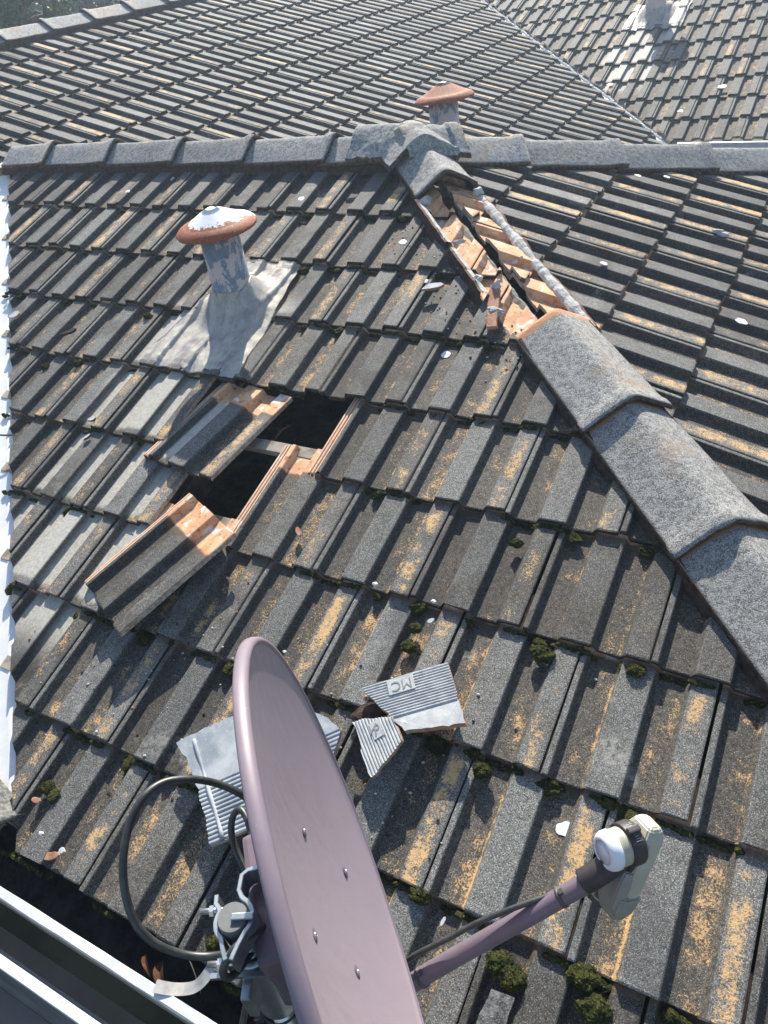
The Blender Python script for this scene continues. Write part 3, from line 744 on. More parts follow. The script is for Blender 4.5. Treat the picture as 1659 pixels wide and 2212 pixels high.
# ------------------------------------------------------------------ eave, gutter, walls, attic
EY = -1.463; EZ = EY*T
gx0, gx1 = -1.13, 2.2
def extrude_x(name, prof, x0, x1, mats, parent, label=None, n=60, wob=.0, mi=None, thick=0, base=None):
    bm = bmesh.new(); prev = None
    for k in range(n+1):
        x = x0 + (x1-x0)*k/n; ring = [bm.verts.new((x, y + wob*noise.noise(Vector((x*9, i, 0))), z + wob*noise.noise(Vector((x*7, i, 5))))) for i, (y, z) in enumerate(prof)]
        if prev:
            for i in range(len(ring)-1):
                f = bm.faces.new((prev[i], prev[i+1], ring[i+1], ring[i]))
                if mi: f.material_index = mi[i]
        prev = ring
    bmesh.ops.recalc_face_normals(bm, faces=bm.faces)
    return tag(obj(name, bm, mats, parent, base=base), label)
ly = -1.545; lz = -.497
g = extrude_x('gutter', [(-1.40, -.50), (-1.405, -.60), (-1.52, -.61), (-1.530, -.60), (-1.5325, lz-.006), (-1.5335, lz), (-1.5345, lz+.001), (ly-.008, lz-.002), (ly-.010, lz-.012), (ly-.006, lz-.03), (ly-.003, -.60), (-1.52, -.622), (-1.40, -.612)],
    gx0, gx1, [M_gutin, M_gutter, M_brown], house, 'metal eaves gutter with a worn pale lip, full of dark silt', 120, .0012, mi=[0, 0, 0, 0, 0, 1, 1, 1, 1, 2, 2, 2])
# silt and debris in the gutter
bm = bmesh.new(); n1, n2 = 260, 9; grid = []
for i in range(n1+1):
    x = gx0 + (gx1-gx0)*i/n1; row = []
    for j in range(n2+1):
        y = -1.405 - .122*j/n2
        row.append(bm.verts.new((x, y, -.56 + .012*noise.noise(Vector((x*14, y*40, 0))) + .006*noise.noise(Vector((x*50, y*90, 3))))))
    grid.append(row)
for i in range(n1):
    for j in range(n2): bm.faces.new((grid[i][j], grid[i+1][j], grid[i+1][j+1], grid[i][j+1]))
tag(obj('gutter_silt', bm, M_gutin, house), 'dark damp silt lying in the gutter', kind='stuff')
# gutter strap
bm = bmesh.new()
sx = -.235
pp = spline([(-.360, -1.435, -.489), (-.362, -1.46, -.491), (-.366, -1.482, -.495), (-.376, -1.500, -.499), (-.395, -1.514, -.499), (-.42, -1.527, -.494), (-.45, -1.537, -.490)], 6)
prev = None
for i, p in enumerate(pp):
    d = (pp[min(i+1, len(pp)-1)]-pp[max(0, i-1)]); d.z = 0; s = Vector((0,0,1)).cross(d).normalized()*.0125
    r = [bm.verts.new(p+s), bm.verts.new(p-s), bm.verts.new(p-s-Vector((0,0,.0022))), bm.verts.new(p+s-Vector((0,0,.0022)))]
    if prev:
        for k in range(4): bm.faces.new((prev[k], prev[(k+1) % 4], r[(k+1) % 4], r[k]))
    prev = r
bmesh.ops.recalc_face_normals(bm, faces=bm.faces)
tag(obj('gutter_strap', bm, M_strap, house), 'bent steel strap tying the gutter lip to the eave')
bm = bmesh.new(); box(bm, (.3, -1.392, -.62), 3.4, .02, .20); obj('fascia', bm, M_brown, house)
bm = bmesh.new(); box(bm, (.6, -1.24, -.725), 3.4, .30, .012); obj('soffit', bm, M_brown, house)
for (c, s) in (((.35, -1.12, -1.95), (3.0, .11, 2.5)), ((1.85, .9, -1.95), (.11, 4.1, 2.5)), ((1.2, 5.6, -1.95), (5.2, .11, 2.5)), ((-1.5, 4.4, -1.95), (.11, 2.4, 2.5)), ((-6.6, 3.5, -1.95), (.11, 13, 2.5))):
    bm = bmesh.new(); box(bm, c, *s); obj('wall', bm, M_brick, house)
# far wing eave
g2 = extrude_x('gutter', [(5.19, -.64), (5.12, -.64), (5.115, -.572), (5.135, -.568)], -.8, 4.2, [M_white], house, 'white eaves gutter of the far wing', 20)
# attic: battens, rafters, ceiling
for k in range(-3, 6):
    v = k - LAP/G - .0; c = PA(0, v, -.058) + SA*.012
    bm = bmesh.new(); x0, x1 = -2.5-c.y, .05-c.y
    box(bm, ((x0+x1)/2, c.y, c.z), x1-x0, .040, .026, (XX, -SA, NA), bev=.002)
    obj('batten', bm, M_timber, house)
for x in (-2.45, -1.865, -1.24, -.62, 0.0):
    y1 = min(1.2, .1-x); y0 = max(-1.36, -2.45-x); bm = bmesh.new(); L = (y1-y0)/CP
    a = Vector((x, (y0+y1)/2, (y0+y1)/2*T)) + NA*(-.071-.05)
    box(bm, a, .045, L, .10, (XX, -SA, NA)); obj('rafter', bm, M_wood, house)
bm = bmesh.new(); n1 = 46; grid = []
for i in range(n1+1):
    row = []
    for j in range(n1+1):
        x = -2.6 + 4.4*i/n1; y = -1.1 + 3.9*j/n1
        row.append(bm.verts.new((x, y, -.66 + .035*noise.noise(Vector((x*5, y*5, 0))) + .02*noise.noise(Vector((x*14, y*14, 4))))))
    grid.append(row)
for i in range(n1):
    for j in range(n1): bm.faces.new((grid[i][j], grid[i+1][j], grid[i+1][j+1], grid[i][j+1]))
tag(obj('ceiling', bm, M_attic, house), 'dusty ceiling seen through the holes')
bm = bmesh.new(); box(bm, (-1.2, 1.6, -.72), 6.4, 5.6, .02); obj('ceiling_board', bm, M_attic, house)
# grey hip-type cap at the gutter's left end
bm, uvl, cl = new_bm(); bm.free()
p_end = Vector((-1.075, -1.435, -.455))
o = cap('valley_end_cap', PA(-4.4, 4.66, -.004), PA(-3.46, 4.90, -.004), .030, -.012, .062, house, 140, flare=0.004, head=0, label='grey granular cap tile at the lower end of the left valley, above the gutter')
o.data.materials[0] = M_crustgrey
# ------------------------------------------------------------------ neighbouring lower gutter
low = empty('lower_gutter', (-.8, -1.66, -.6), 'white-lipped lower gutter with brown board, parallel to the eave at the bottom left', 'gutter')
extrude_x('lip', [(-1.6335, -.580), (-1.633, -.567), (-1.634, -.562), (-1.654, -.564), (-1.656, -.569), (-1.655, -.581)], -1.6, .6, [M_white], low, None, 80, .0008)
extrude_x('outer_face', [(-1.655, -.581), (-1.660, -.60), (-1.664, -.655), (-1.672, -.675), (-1.674, -.70), (-1.62, -.71)], -1.6, .6, [M_greym], low, None, 40, .0008)
bm = bmesh.new(); box(bm, (-.5, -1.628, -.655), 2.2, .006, .15); obj('inner_face', bm, M_greym, low)
bm = bmesh.new(); box(bm, (-.6, -1.600, -.725), 2.2, .050, .03); obj('board', bm, M_brown, low)
bm = bmesh.new(); box(bm, (-.5, -1.70, -.95), 2.2, .05, .5); obj('brick_face', bm, M_brick, low)

# ------------------------------------------------------------------ vent pipes
def vent(base, r, h, capr, label, mp, mc, tilt=(0,0), skirt=None, cap_on=True):
    """base on the roof surface; pipe, conical cap with rolled rim, lead flashing"""
    b = Vector(base); root = empty('vent_pipe', b, label, 'vent pipe', 'roof vent pipes')
    bm = bmesh.new()
    lathe(bm, [(r*1.02, -.08), (r*1.02, .03), (r, .035), (r, h), (r*.90, h), (r*.90, h-.05)], b, n=40)
    obj('pipe', bm, mp, root)
    if cap_on:
        bm = bmesh.new(); hh = h+.012
        pr = [(.0, .0700), (capr*.14, .0640), (capr*.3, .053), (capr*.55, .033), (capr*.72, .021), (capr*.74, .0198), (capr*.76, .0193), (capr*.92, .010), (capr*.955, .004), (capr*.985, .001), (capr, -.004), (capr*.985, -.009), (capr*.95, -.009), (capr*.92, -.002), (capr*.6, .014), (capr*.2, .035)]
        lathe(bm, [(a, c) for a, c in pr], Vector((0,0,0)), n=56)
        for v in bm.verts:
            v.co.z += .0012*noise.noise(v.co*30)
        o = obj('rain_cap', bm, mc); o.location = (tilt[2] if len(tilt) > 2 else 0, 0, hh); o.rotation_euler = (tilt[0], tilt[1], 0); o.parent = root
        for k in range(3):
            a = 2*math.pi*k/3 + .4; p = b + Vector((math.cos(a)*r*.96, math.sin(a)*r*.96, h-.01)); bm = bmesh.new()
            box(bm, p, .004, .022, .06, (Vector((math.cos(a), math.sin(a), 0)), Vector((-math.sin(a), math.cos(a), 0)), Vector((0,0,1))))
            obj('cap_bracket', bm, M_gal, root)
    return root
def tile_z(x, s):
    """height of tile surface above plane for local metres x (from joint at parity row) and s"""
    return 0
def prof_z(x):
    x = x % W
    for (x0, z0), (x1, z1) in zip(PROF, PROF[1:]):
        if x0 <= x <= x1: return z0 + (z1-z0)*(x-x0)/(x1-x0)
    return 0
def lead_skirt(base, r, u0, u1, v0, v1, origin, root, seed, shear=0.0, off=0.0, slopeN=NA, S=SA, X=XX, corners=None):
    """sheet draped over the rolls from (u0,v0) to (u1,v1), dressed up round the pipe"""
    bm = bmesh.new(); nx, ny = 90, 90; b = Vector(base); g = []
    def surf(u, v):
        k = math.ceil(v - 1e-6); f = v - (k-1)         # position inside the course
        par = 0 if k % 2 == 0 else .5
        z = prof_z(((u - par) % 1)*W)*.62 - TH*(1-f)*.8 + .0045
        return z
    for i in range(nx+1):
        row = []
        for j in range(ny+1):
            a, c = i/nx, j/ny
            if corners:
                (ua, va), (ub, vb), (uc, vc), (ud, vd) = corners   # top-left, top-right, bottom-right, bottom-left
                u = (ua*(1-a)+ub*a)*(1-c) + (ud*(1-a)+uc*a)*c; v = (va*(1-a)+vb*a)*(1-c) + (vd*(1-a)+vc*a)*c
            else: u = u0+(u1-u0)*a; v = v0+(v1-v0)*c
            edge = min(a, 1-a, c, 1-c)
            if edge < .03: 
                jn = noise.noise(Vector((u*4, v*4, seed)))*.05; u += jn*.6; v += noise.noise(Vector((u*5, v*3, seed+5)))*.05
            # smooth the drape over the step between courses
            z = sum(surf(u, v+dv) for dv in (-.12, -.06, 0, .06, .12))/5
            p = origin + X*(u*W) + S*(v*G) + slopeN*z
            p += slopeN*(.004*noise.noise(Vector((u*3, v*2.2, seed))) + .0022*noise.noise(Vector((u*11, v*9, seed+3))))
            d = math.hypot(p.x-b.x, p.y-b.y)
            if d < r*2.4:
                t = max(0, (r*2.4-d)/(r*1.35)); p.z += .075*min(1, t)**2.0
                if d < r*1.06:
                    q = Vector((p.x-b.x, p.y-b.y, 0)); q = (q/ max(d, 1e-4))*r*1.03; p.x = b.x+q.x; p.y = b.y+q.y
                    p.z = max(p.z, b.z+.02)
            row.append(bm.verts.new(p))
        g.append(row)
    for i in range(nx):
        for j in range(ny):
            c = g[i][j].co
            if math.hypot(c.x-b.x, c.y-b.y) < r*.9: continue
            try: f = bm.faces.new((g[i][j], g[i][j+1], g[i+1][j+1], g[i+1][j])); f.smooth = True
            except ValueError: pass
    bmesh.ops.solidify(bm, geom=bm.faces[:], thickness=.002)
    return obj('lead_flashing', bm, M_lead, root)
v1b = Vector((-1.466, .345, .092))
v1 = vent(v1b, .072, .288, .148, 'rusty mushroom-capped vent pipe with peeling blue-grey paint, on the near slope', M_pipe, M_rc1, (R_(2), R_(-1)))
lead_skirt(v1b, .072, 0, 0, 0, 0, Vector((0,0,0)), v1, 3, corners=((-5.25, -1.97), (-4.38, -1.97), (-4.12, -.02), (-5.75, -.03)))
v2b = Vector((-1.334, 2.0, KC-2.0*T))
v2 = vent(v2b, .072, .275, .146, 'faded red mushroom-capped vent pipe standing just behind the ridge', M_pipe, M_rc2, (R_(-2), R_(-3), .01))
v3b = Vector((-1.507, 7.225, KE+7.225*T))
v3 = vent(v3b, .092, .34, .165, 'pink painted vent pipe cut off by the top edge, on the far upper-right slope', M_pipe3, M_rc2)
lead_skirt(v3b, .092, 0, 0, 0, 0, OE, v3, 8, corners=((-3.1, -4.45), (-1.35, -4.5), (-1.35, -2.93), (-3.25, -2.93)))

# ------------------------------------------------------------------ loose tiles
def loose_tile(lh, lb, rh, rb, label, seed, mat=None):
    """placed from the four corner points: left head, left butt, right head, right butt"""
    bm, uvl, cl = new_bm(); rng = random.Random(seed)
    S = ((lb-lh)+(rb-rh)).normalized(); X = ((rh-lh)+(rb-lb)); X = (X - S*X.dot(S)).normalized(); Nn = X.cross(S)
    if Nn.z < 0: Nn = -Nn
    cen = (lh+lb+rh+rb)/4
    O = cen - X*(.15-.017) - S*(G-LAP)/2
    add_tile(bm, uvl, cl, O, X, S, Nn, rng, ribs=True, solid=True, drop=0, jit=.3, rgb=(.8, .55, .2, 1) if mat else None)
    bmesh.ops.recalc_face_normals(bm, faces=bm.faces)
    return tag(obj('roof_tile', bm, mat or M_loose, base=cen), label, 'roof tile')
loose_tile(PA(-4.44, -.02, -.035), PA(-4.66, 1.26, .024), PA(-3.36, .05, -.03), PA(-3.52, 1.34, .026),
    'slipped tile lying askew below the lead flashing with its orange head showing', 31, M_loosew)
loose_tile(PA(-3.80, 1.58, .010), PA(-4.35, 2.83, .012), PA(-2.77, 1.885, .066), PA(-3.32, 3.135, .068),
    'loose tile turned diagonally below the hole, its orange head bare and sunlit', 32)

# ------------------------------------------------------------------ broken tile pieces
def lettering(text, size, origin, xdir, nrm, parent, mat, depth=.0012):
    cu = bpy.data.curves.new('t', 'FONT'); cu.body = text; cu.size = size; cu.extrude = depth/2; cu.offset = .0
    to = bpy.data.objects.new('t', cu); C.objects.link(to); bpy.context.view_layer.update()
    me = bpy.data.meshes.new_from_object(to); C.objects.unlink(to); bpy.data.objects.remove(to)
    xdir = (xdir - nrm*xdir.dot(nrm)).normalized(); y = nrm.cross(xdir)
    bm = bmesh.new(); bm.from_mesh(me)
    for v in bm.verts:
        c = v.co.copy(); v.co = Vector(origin) + xdir*c.x + y*c.y + nrm*c.z
    return obj('lettering', bm, mat, parent)
M_groove = simple('moulded_letters', (.20, .215, .22), (.27, .28, .28), 60, .8, 0, .2, .2)
Nf = (NA + Vector((.12, -.22, 0))).normalized()
def onpl(u, v, h): return PA(u, v, h)
# large piece with raised letters
mc = [onpl(-.97, 2.90, .022), onpl(-.49, 3.10, .024), onpl(-.08, 2.90, .024), onpl(-.39, 2.50, .022)]
n_mc = (mc[1]-mc[0]).cross(mc[3]-mc[0]).normalized()
if n_mc.z < 0: n_mc = -n_mc
mc = [p - n_mc*((p-mc[0]).dot(n_mc)) for p in mc]
frag1 = slab('tile_fragment', mc, .022, n_mc, [M_under, M_break], 'large grey ribbed tile piece lying underside up, right of the dish top, with moulded letters', 'tile fragment',
    ridges=(mc[3]-mc[0], .0068, .0028, .36, .97), jag=.003, seed=21, base=mc[0])
# cartouche and letters on the large piece
e1 = (mc[3]-mc[0]).normalized(); e2 = n_mc.cross(e1)
top1 = mc[0] + n_mc*.0218
bm = bmesh.new(); box(bm, top1 + e1*.095 + e2*(-.024) + n_mc*.0008, .064, .036, .0035, (e1, e2, n_mc), bev=.001); obj('name_panel', bm, M_under, frag1)
lettering('MC', .034, top1 + e1*.122 + e2*(-.013) + n_mc*.0030, -e1, n_mc, frag1, M_groove)
rpoly = [(-.927, 3.163), (-.813, 3.099), (-.611, 3.027), (-.543, 3.089), (-.472, 3.167), (-.518, 3.297), (-.597, 3.477), (-.721, 3.369), (-.81, 3.254)]
nr = (NA + Vector((-.10, -.10, 0))).normalized(); p0 = PA(-.7, 3.2, .03)
rp_ = []
for (u, v) in rpoly:
    q = PA(u, v, .0); t = (p0-q).dot(nr)/NA.dot(nr); rp_.append(q + NA*t)
rp_ = rp_[::-1]
frag2 = slab('tile_fragment', rp_, .013, nr, [M_under, M_break], 'smaller grey ribbed tile piece marked R, between the dish and the large piece', 'tile fragment',
    ridges=(PA(-.62, 3.45)-PA(-.93, 3.17), .0075, .0026, .03, .97), jag=.004, seed=22, base=rp_[0])
d2 = (PA(-.62, 3.45)-PA(-.93, 3.17)).normalized(); d2 = (d2 - nr*d2.dot(nr)).normalized(); a2 = nr.cross(d2)
pc = PA(-.70, 3.155, 0); pc = pc + NA*((p0-pc).dot(nr)/NA.dot(nr)) + nr*.0138
bm = bmesh.new(); box(bm, pc, .040, .026, .0012, (d2, a2, nr), bev=.0004); obj('name_panel', bm, M_under, frag2)
xd = (Vector((.873, .469, 0))*math.cos(R_(38)) - Vector((-.45, .66, 0))*1.25*math.sin(R_(38)))
xd = (xd - nr*xd.dot(nr)).normalized()
lettering('R', .036, pc - xd*.012 - nr.cross(xd)*.013 + nr*.0010, xd, nr, frag2, M_groove)
lpoly = [(-2.258, 3.795), (-2.104, 3.632), (-1.925, 3.465), (-1.611, 3.289), (-1.296, 3.196), (-1.118, 3.202), (-.979, 3.25), (-.954, 3.37), (-.932, 3.507), (-1.085, 3.963), (-1.346, 4.162), (-1.542, 4.338), (-1.713, 4.162), (-1.932, 3.991), (-2.064, 3.889)]
lp_ = [PA(u, v, .030) for u, v in lpoly][::-1]
frag3 = slab('tile_fragment', lp_, .013, NA, [M_underB, M_break], 'biggest tile piece, bluish grey underside up, mostly hidden behind the satellite dish', 'tile fragment',
    ridges=(PA(-1.346, 4.162)-PA(-1.542, 4.338), .010, .003, .02, .48), jag=.004, seed=23, base=lp_[0])
bm = bmesh.new()
f0, f1 = PA(-2.12, 3.72, .046), PA(-1.47, 4.26, .046); pts = [f0 + (f1-f0)*k/14 + PA(0, 0, .002*math.sin(k)) for k in range(15)]
pts = [p - NA*.0045 for p in pts]; tube(bm, pts, .0050, 8); obj('moulded_rib', bm, M_underB, frag3)
bm = bmesh.new()
pk = [PA(-1.35, 3.0, .0), PA(-1.05, 3.0, .0)]
# dark lumps of tile beneath the two lettered pieces
chunk('tile_fragment', PA(-.86, 3.02, .002), .05, .028, .012, M_bed, 'dark lichened tile corner poking out between the two lettered pieces', 'tile fragment', seed=31, amp=.25, ax=(Vector((.8,.5,.15)).normalized(), Vector((-.5,.8,0)).normalized(), Vector((0,-.1,1)).normalized()))
def shard(uv, L, Wd, ang, mat, label, th=.006, h=-.004, seed=1, lift=0.0, curve=0.0, cat='tile fragment'):
    u, v = uv; c = PA(u, v, h); d = (XX*math.cos(R_(ang)) - SA*math.sin(R_(ang))); n = (NA + d*lift).normalized(); d = (d-n*d.dot(n)).normalized(); s = n.cross(d); r = random.Random(seed)
    poly = []
    for k in range(7):
        a = 2*math.pi*k/7; poly.append(c + d*math.cos(a)*L/2*(.8+.4*r.random()) + s*math.sin(a)*Wd/2*(.8+.5*r.random()))
    return slab('tile_fragment', poly, th, n, mat, label, cat, seed=seed, jag=.0015, base=c, seg=.006)
shard((-2.90, 4.90), .052, .018, 28, [M_terr, M_break], 'pink shard on the eave edge at the lower left', .008, -.012, 1)
shard((-2.80, 4.83), .014, .014, 10, [M_under, M_under], 'tiny pale grey chip just above the pink eave shard', .008, .0, 2)
shard((-3.335, 4.61), .032, .014, 10, [M_terr, M_break], 'pink shard in front of the left moss clump pair', .008, -.010, 3)
shard((-2.33, 1.673), .034, .016, -45, [M_terr, M_break], 'pink curved shard right of the hole on a clean tile', .010, -.014, 4)
shard((-2.345, -1.681), .075, .026, 20, [M_under, M_break], 'ribbed pale shard in the pan below the open hip', .010, -.008, 5)
shard((-4.72, -2.675), .045, .010, 75, [M_bed, M_bed], 'thin brown splinter standing in the course right of the rusty vent cap', .008, -.006, 6, lift=.8)
shard((-7.253, -.337), .085, .022, 35, [M_bed, M_bed], 'dark wedge-shaped chip three courses up from the left tiles', .010, -.010, 7)
shard((-5.718, .925), .032, .018, 30, [M_under, M_bed], 'chip stuck at a tile end below the wash stained tiles', .008, -.002, 8)
shard((-5.62, 1.16), .030, .014, 60, [M_under, M_bed], 'small grey chip in the pan just below the stuck chip', .008, -.008, 81)
shard((-8.435, -.48), .05, .04, 30, [M_underB, M_break], 'small ribbed piece beside the left valley', .012, .002, 9)
shard((-.727, 2.15), .020, .010, 50, [M_under, M_under], 'white flake above the large lettered piece', .005, -.012, 10)
shard((.204, 4.118), .020, .007, 80, [M_under, M_under], 'light sliver just right of the dish rim, above the arm', .003, -.017, 11)
for i, (uv, s, lb) in enumerate([((-1.348, 1.969), .008, 'white crumb on a course edge above the two lettered pieces, left'), ((-.773, 1.982), .007, 'white crumb on a course edge above the white flake'), ((-1.851, 2.78), .006, 'white crumb close to the dish top'), ((-3.1, 4.80), .009, 'white crumb on a roll near the eave'),
        ((-3.93, 2.32), .005, 'tiny white crumb on the diagonal loose tile'), ((-2.709, 4.331), .008, 'dark crumb inside the left part of the cable loop area')]):
    chunk('crumb', PA(uv[0], uv[1], -.008), s, s*.7, s*.6, M_pointing if i != 5 else M_bed, lb, 'crumb', seed=40+i, sub=2)
# broken block at the very bottom edge
bp = [PA(.651, 4.35, .012), PA(.797, 4.338, .012), PA(.794, 4.47, .012), PA(.801, 4.608, .012), PA(.624, 4.687, .012), PA(.628, 4.543, .012)][::-1]
slab('tile_fragment', bp, .020, (NA+Vector((.1, .15, 0))).normalized(), [M_crustgrey, M_terr], 'broken block with grey crust and orange side at the bottom edge, right of the dish', 'tile fragment', seed=24, jag=.003, base=bp[0])
bx = [Vector((.06, 1.479, .022)), Vector((.085, 1.468, .014))]
for i, b_ in enumerate(bx):
    chunk('mortar_chunk', b_ + Vector((0, 0, .006)), .022, .012, .008, M_mortar, ['left of two pale mortar bits on the hip end slope', 'right of two pale mortar bits on the hip end slope'][i], 'mortar chunk', seed=60+i)

# bird droppings: thin dried splats
def drop(c, X, S, Nn, r, label, seed):
    bm = bmesh.new(); n = 22; cen = bm.verts.new(Vector(c) + Nn*.0022); ring = []; ring2 = []
    for k in range(n):
        a = 2*math.pi*k/n; rr = r*(1 + .35*noise.noise(Vector((math.cos(a)*1.4, math.sin(a)*1.4, seed*3.3))))
        ring.append(bm.verts.new(Vector(c) + X*math.cos(a)*rr + S*math.sin(a)*rr*.8 + Nn*.0018)); ring2.append(bm.verts.new(Vector(c) + X*math.cos(a)*rr*1.04 + S*math.sin(a)*rr*.83 - Nn*.0008))
    for k in range(n):
        bm.faces.new((cen, ring[(k+1) % n], ring[k])); bm.faces.new((ring[k], ring[(k+1) % n], ring2[(k+1) % n], ring2[k]))
    bmesh.ops.recalc_face_normals(bm, faces=bm.faces)
    tag(obj('bird_dropping', bm, M_drop, base=c), label, 'bird dropping')
def surf_h(u, v):
    k = math.ceil(v-1e-6); f = v-(k-1); par = 0 if k % 2 == 0 else .5
    return prof_z(((u-par) % 1)*W) - TH*(1-f)
for i, (u, v, r, lb) in enumerate([(-5.033, -3.203, .016, 'round white dropping on a roll in the top course, right of the vent cap'), (-3.081, -2.425, .017, 'round white dropping left of the open hip, second course'),
        (-1.843, -.805, .017, 'bluish white dropping on a course edge left of the first sound hip cap'), (-2.508, -1.811, .011, 'faint dropping at a tile head left of the open hip'), (.762, 3.285, .020, 'brightest white dropping in a pan above the receiver head'),
        (-7.919, -3.775, .016, 'small white dropping right under the left ridge caps'), (-8.474, -3.326, .013, 'white dropping in the top course near the left valley')]):
    drop(PA(u, v, surf_h(u, v)), XX, SA, NA, r, lb, i+1)
for i, ((x, y), r, lb) in enumerate([((.253, .828), .020, 'oval dropping on the hip end slope near the right edge'), ((-.222, .874), .013, 'faint dropping in the middle of the hip end slope'), ((-.328, 1.773), .014, 'left of two droppings below the right ridge caps'), ((-.227, 1.867), .013, 'right of two droppings below the right ridge caps')]):
    drop(Vector((x, y, KB-x*T+.001)), SB, -YM, NB, r, lb, 20+i)
for i, ((x, y), r, lb) in enumerate([((-1.606, 6.047), .028, 'white dropping on the far upper-right slope close to its valley'), ((-.629, 5.934), .035, 'white dropping on the far upper-right slope near the right edge'), ((-.887, 5.607), .025, 'long thin dropping low on the far upper-right slope')]):
    drop(Vector((x, y, KE+y*T+.001)), XX, SA, NA, r, lb, 30+i)

# moss
def moss(c, r, label, seed, group=None, flat=.6):
    bm = bmesh.new(); g = bmesh.ops.create_icosphere(bm, subdivisions=4, radius=1); rg = random.Random(seed)
    for v in g['verts']:
        d = v.co.copy(); k = 1 + .32*noise.noise(d*1.6 + Vector((seed, 0, 0))) + .16*noise.noise(d*5 + Vector((0, seed, 0))) + .10*noise.noise(d*14)
        v.co = Vector((d.x*k*r*.95, d.y*k*r*.8, d.z*k*r*flat))
    for v in list(g['verts']):
        if rg.random() < .30 and v.co.z > -r*.3:
            n = (v.normal + Vector((rg.gauss(0, .4), rg.gauss(0, .4), rg.gauss(.2, .3)))).normalized(); L = r*(.10+.22*rg.random()); s = n.orthogonal().normalized()*r*.022
            bm.faces.new((bm.verts.new(v.co+s), bm.verts.new(v.co-s), bm.verts.new(v.co+n*L)))
    o = obj('moss_clump', bm, M_moss); o.location = c
    return tag(o, label, 'moss clump', group)
for i, (u, v, r, lb) in enumerate([(-.839, 2.247, .017, 'small moss clump above the round one, on a clean pan above the large lettered piece'), (-.819, 2.416, .022, 'round moss clump with a white stem above the large lettered piece'),
    (.172, 2.143, .016, 'left half of the moss pair in a course gap right of the large lettered piece'), (.241, 2.161, .026, 'right half of the moss pair in a course gap right of the large lettered piece'), (-.291, 1.268, .017, 'dark low moss clump in a pan left of the hip caps'),
    (.106, 3.126, .022, 'moss clump in a course gap below the large lettered piece'), (0.0, 4.031, .024, 'moss clump hanging in a course gap just right of the dish'), (.637, 4.20, .029, 'left half of the big moss cushion below the dish arm'), (.735, 4.235, .028, 'right half of the big moss cushion below the dish arm'),
    (1.131, 4.06, .029, 'upper of two big moss cushions at the bottom edge below the receiver'), (1.235, 4.19, .031, 'lower of two big moss cushions at the bottom edge below the receiver'), (-4.247, -1.83, .024, 'moss ball beside the upper right corner of the lead flashing'),
    (-6.147, -.80, .021, 'moss ball left of the lead flashing'), (-6.681, .123, .022, 'moss tuft below the moss ball, left of the flashing foot'), (-7.191, .264, .020, 'moss ring left of the moss tuft near the left valley'), (-3.328, 4.50, .022, 'green half of the moss pair behind the pink shard at lower left'),
    (-3.205, 4.53, .021, 'dark half of the moss pair behind the pink shard at lower left'), (-1.258, 4.86, .020, 'moss clump on the eave beside the pole clamp'), (.926, 2.08, .020, 'moss clump in the gap left of the second hip cap joint'), (1.03, 1.10, .012, 'moss bead on the mortar band of the hip')]):
    moss(PA(u, v, -.012), r, lb, i+1)
gm = 'small moss cushions growing in the tile laps'
rg = random.Random(77); protos = []
for i in range(5):
    protos.append(moss(PA(-3+i, 3.03, -.022), .012+.002*i, 'small moss cushion growing in the lap under a tile edge', 300+i, gm))
def put_copy(i, p, s):
    o = protos[i % 5].copy(); C.objects.link(o); o.location = p; o.rotation_euler = (0, 0, rg.random()*6); o.scale = (s*(.8+.9*rg.random()), s, s*(.7+.5*rg.random()))
k_ = 0
for v in range(-3, 5):
    dens = {-3: 10, -2: 16, -1: 15, 0: 7, 1: 12, 2: 14, 3: 18, 4: 20}[v]
    for i in range(dens):
        umin = (-2.45 + v*G*CP)/W; umax = (.0 + v*G*CP)/W
        u = umin + rg.random()*(umax-umin)
        if rg.random() < .35: u = umax - rg.random()*3.0
        if (v in (0, 1, 2) and -4.9 < u < -2.2) or (v in (-2, -1, 0) and -5.8 < u < -4.1): continue
        frac = ((u*2) % 1)
        put_copy(k_, PA(u, v+.055, -.030), .75+.75*rg.random()); k_ += 1
# thin continuous moss in the laps
bm = bmesh.new()
for v in range(-4, 6):
    u0 = (-2.50 + v*G*CP)/W; u1 = (.02 + v*G*CP)/W; n = int((u1-u0)*W/.011)
    for k in range(n):
        u = u0 + (u1-u0)*k/n
        if noise.noise(Vector((u*2.2, v*3.7, 2))) < .06 - (.06 if v > 1 else 0): continue
        if (v in (0, 1, 2) and -4.9 < u < -2.2 and not (v == 0 and u > -3.6)) or (v in (-1, 0) and -5.8 < u < -4.1): continue
        rock(bm, PA(u, v+.030+.02*rg.random(), surf_h(u, v+.05)+.001), .009+.005*rg.random(), .007, .004+.005*rg.random(), None, 1, .7, 2.2, k*.37)
tag(obj('moss_growth', bm, M_moss), 'thin dark green moss lining the gaps under the tile edges', 'moss', kind='stuff')

# loose grit from the broken tiles and mortar
bm = bmesh.new(); rq = random.Random(5)
for k in range(420):
    if k < 200: t = rq.uniform(.3, .95); off = -rq.uniform(.03, .30)**1; u = (XA+t)/W + off*H12/W; v = -(YR-t+off*H12)/(G*CP)
    elif k < 320: u = rq.gauss(-3.0, .9); v = rq.uniform(1.9, 4.2)
    else: u = rq.gauss(-.7, .6); v = rq.gauss(3.2, .5)
    if (-4.6 < u < -2.4 and -.1 < v < 1.9) or u*W - v*G*CP > .02: continue
    q = rq.choice((0, 0, 1, 2)); rr_ = rq.uniform(.0012, .0038)
    rock(bm, PA(u, v, surf_h(u, v)+.0012), rr_*1.3, rr_, rr_*.8, None, 1, .5, 2, k, mi=q)
tag(obj('grit', bm, [M_mortar, M_terr, M_bed]), 'scattered grit and crumbs below the open hip and the holes', 'grit', kind='stuff')

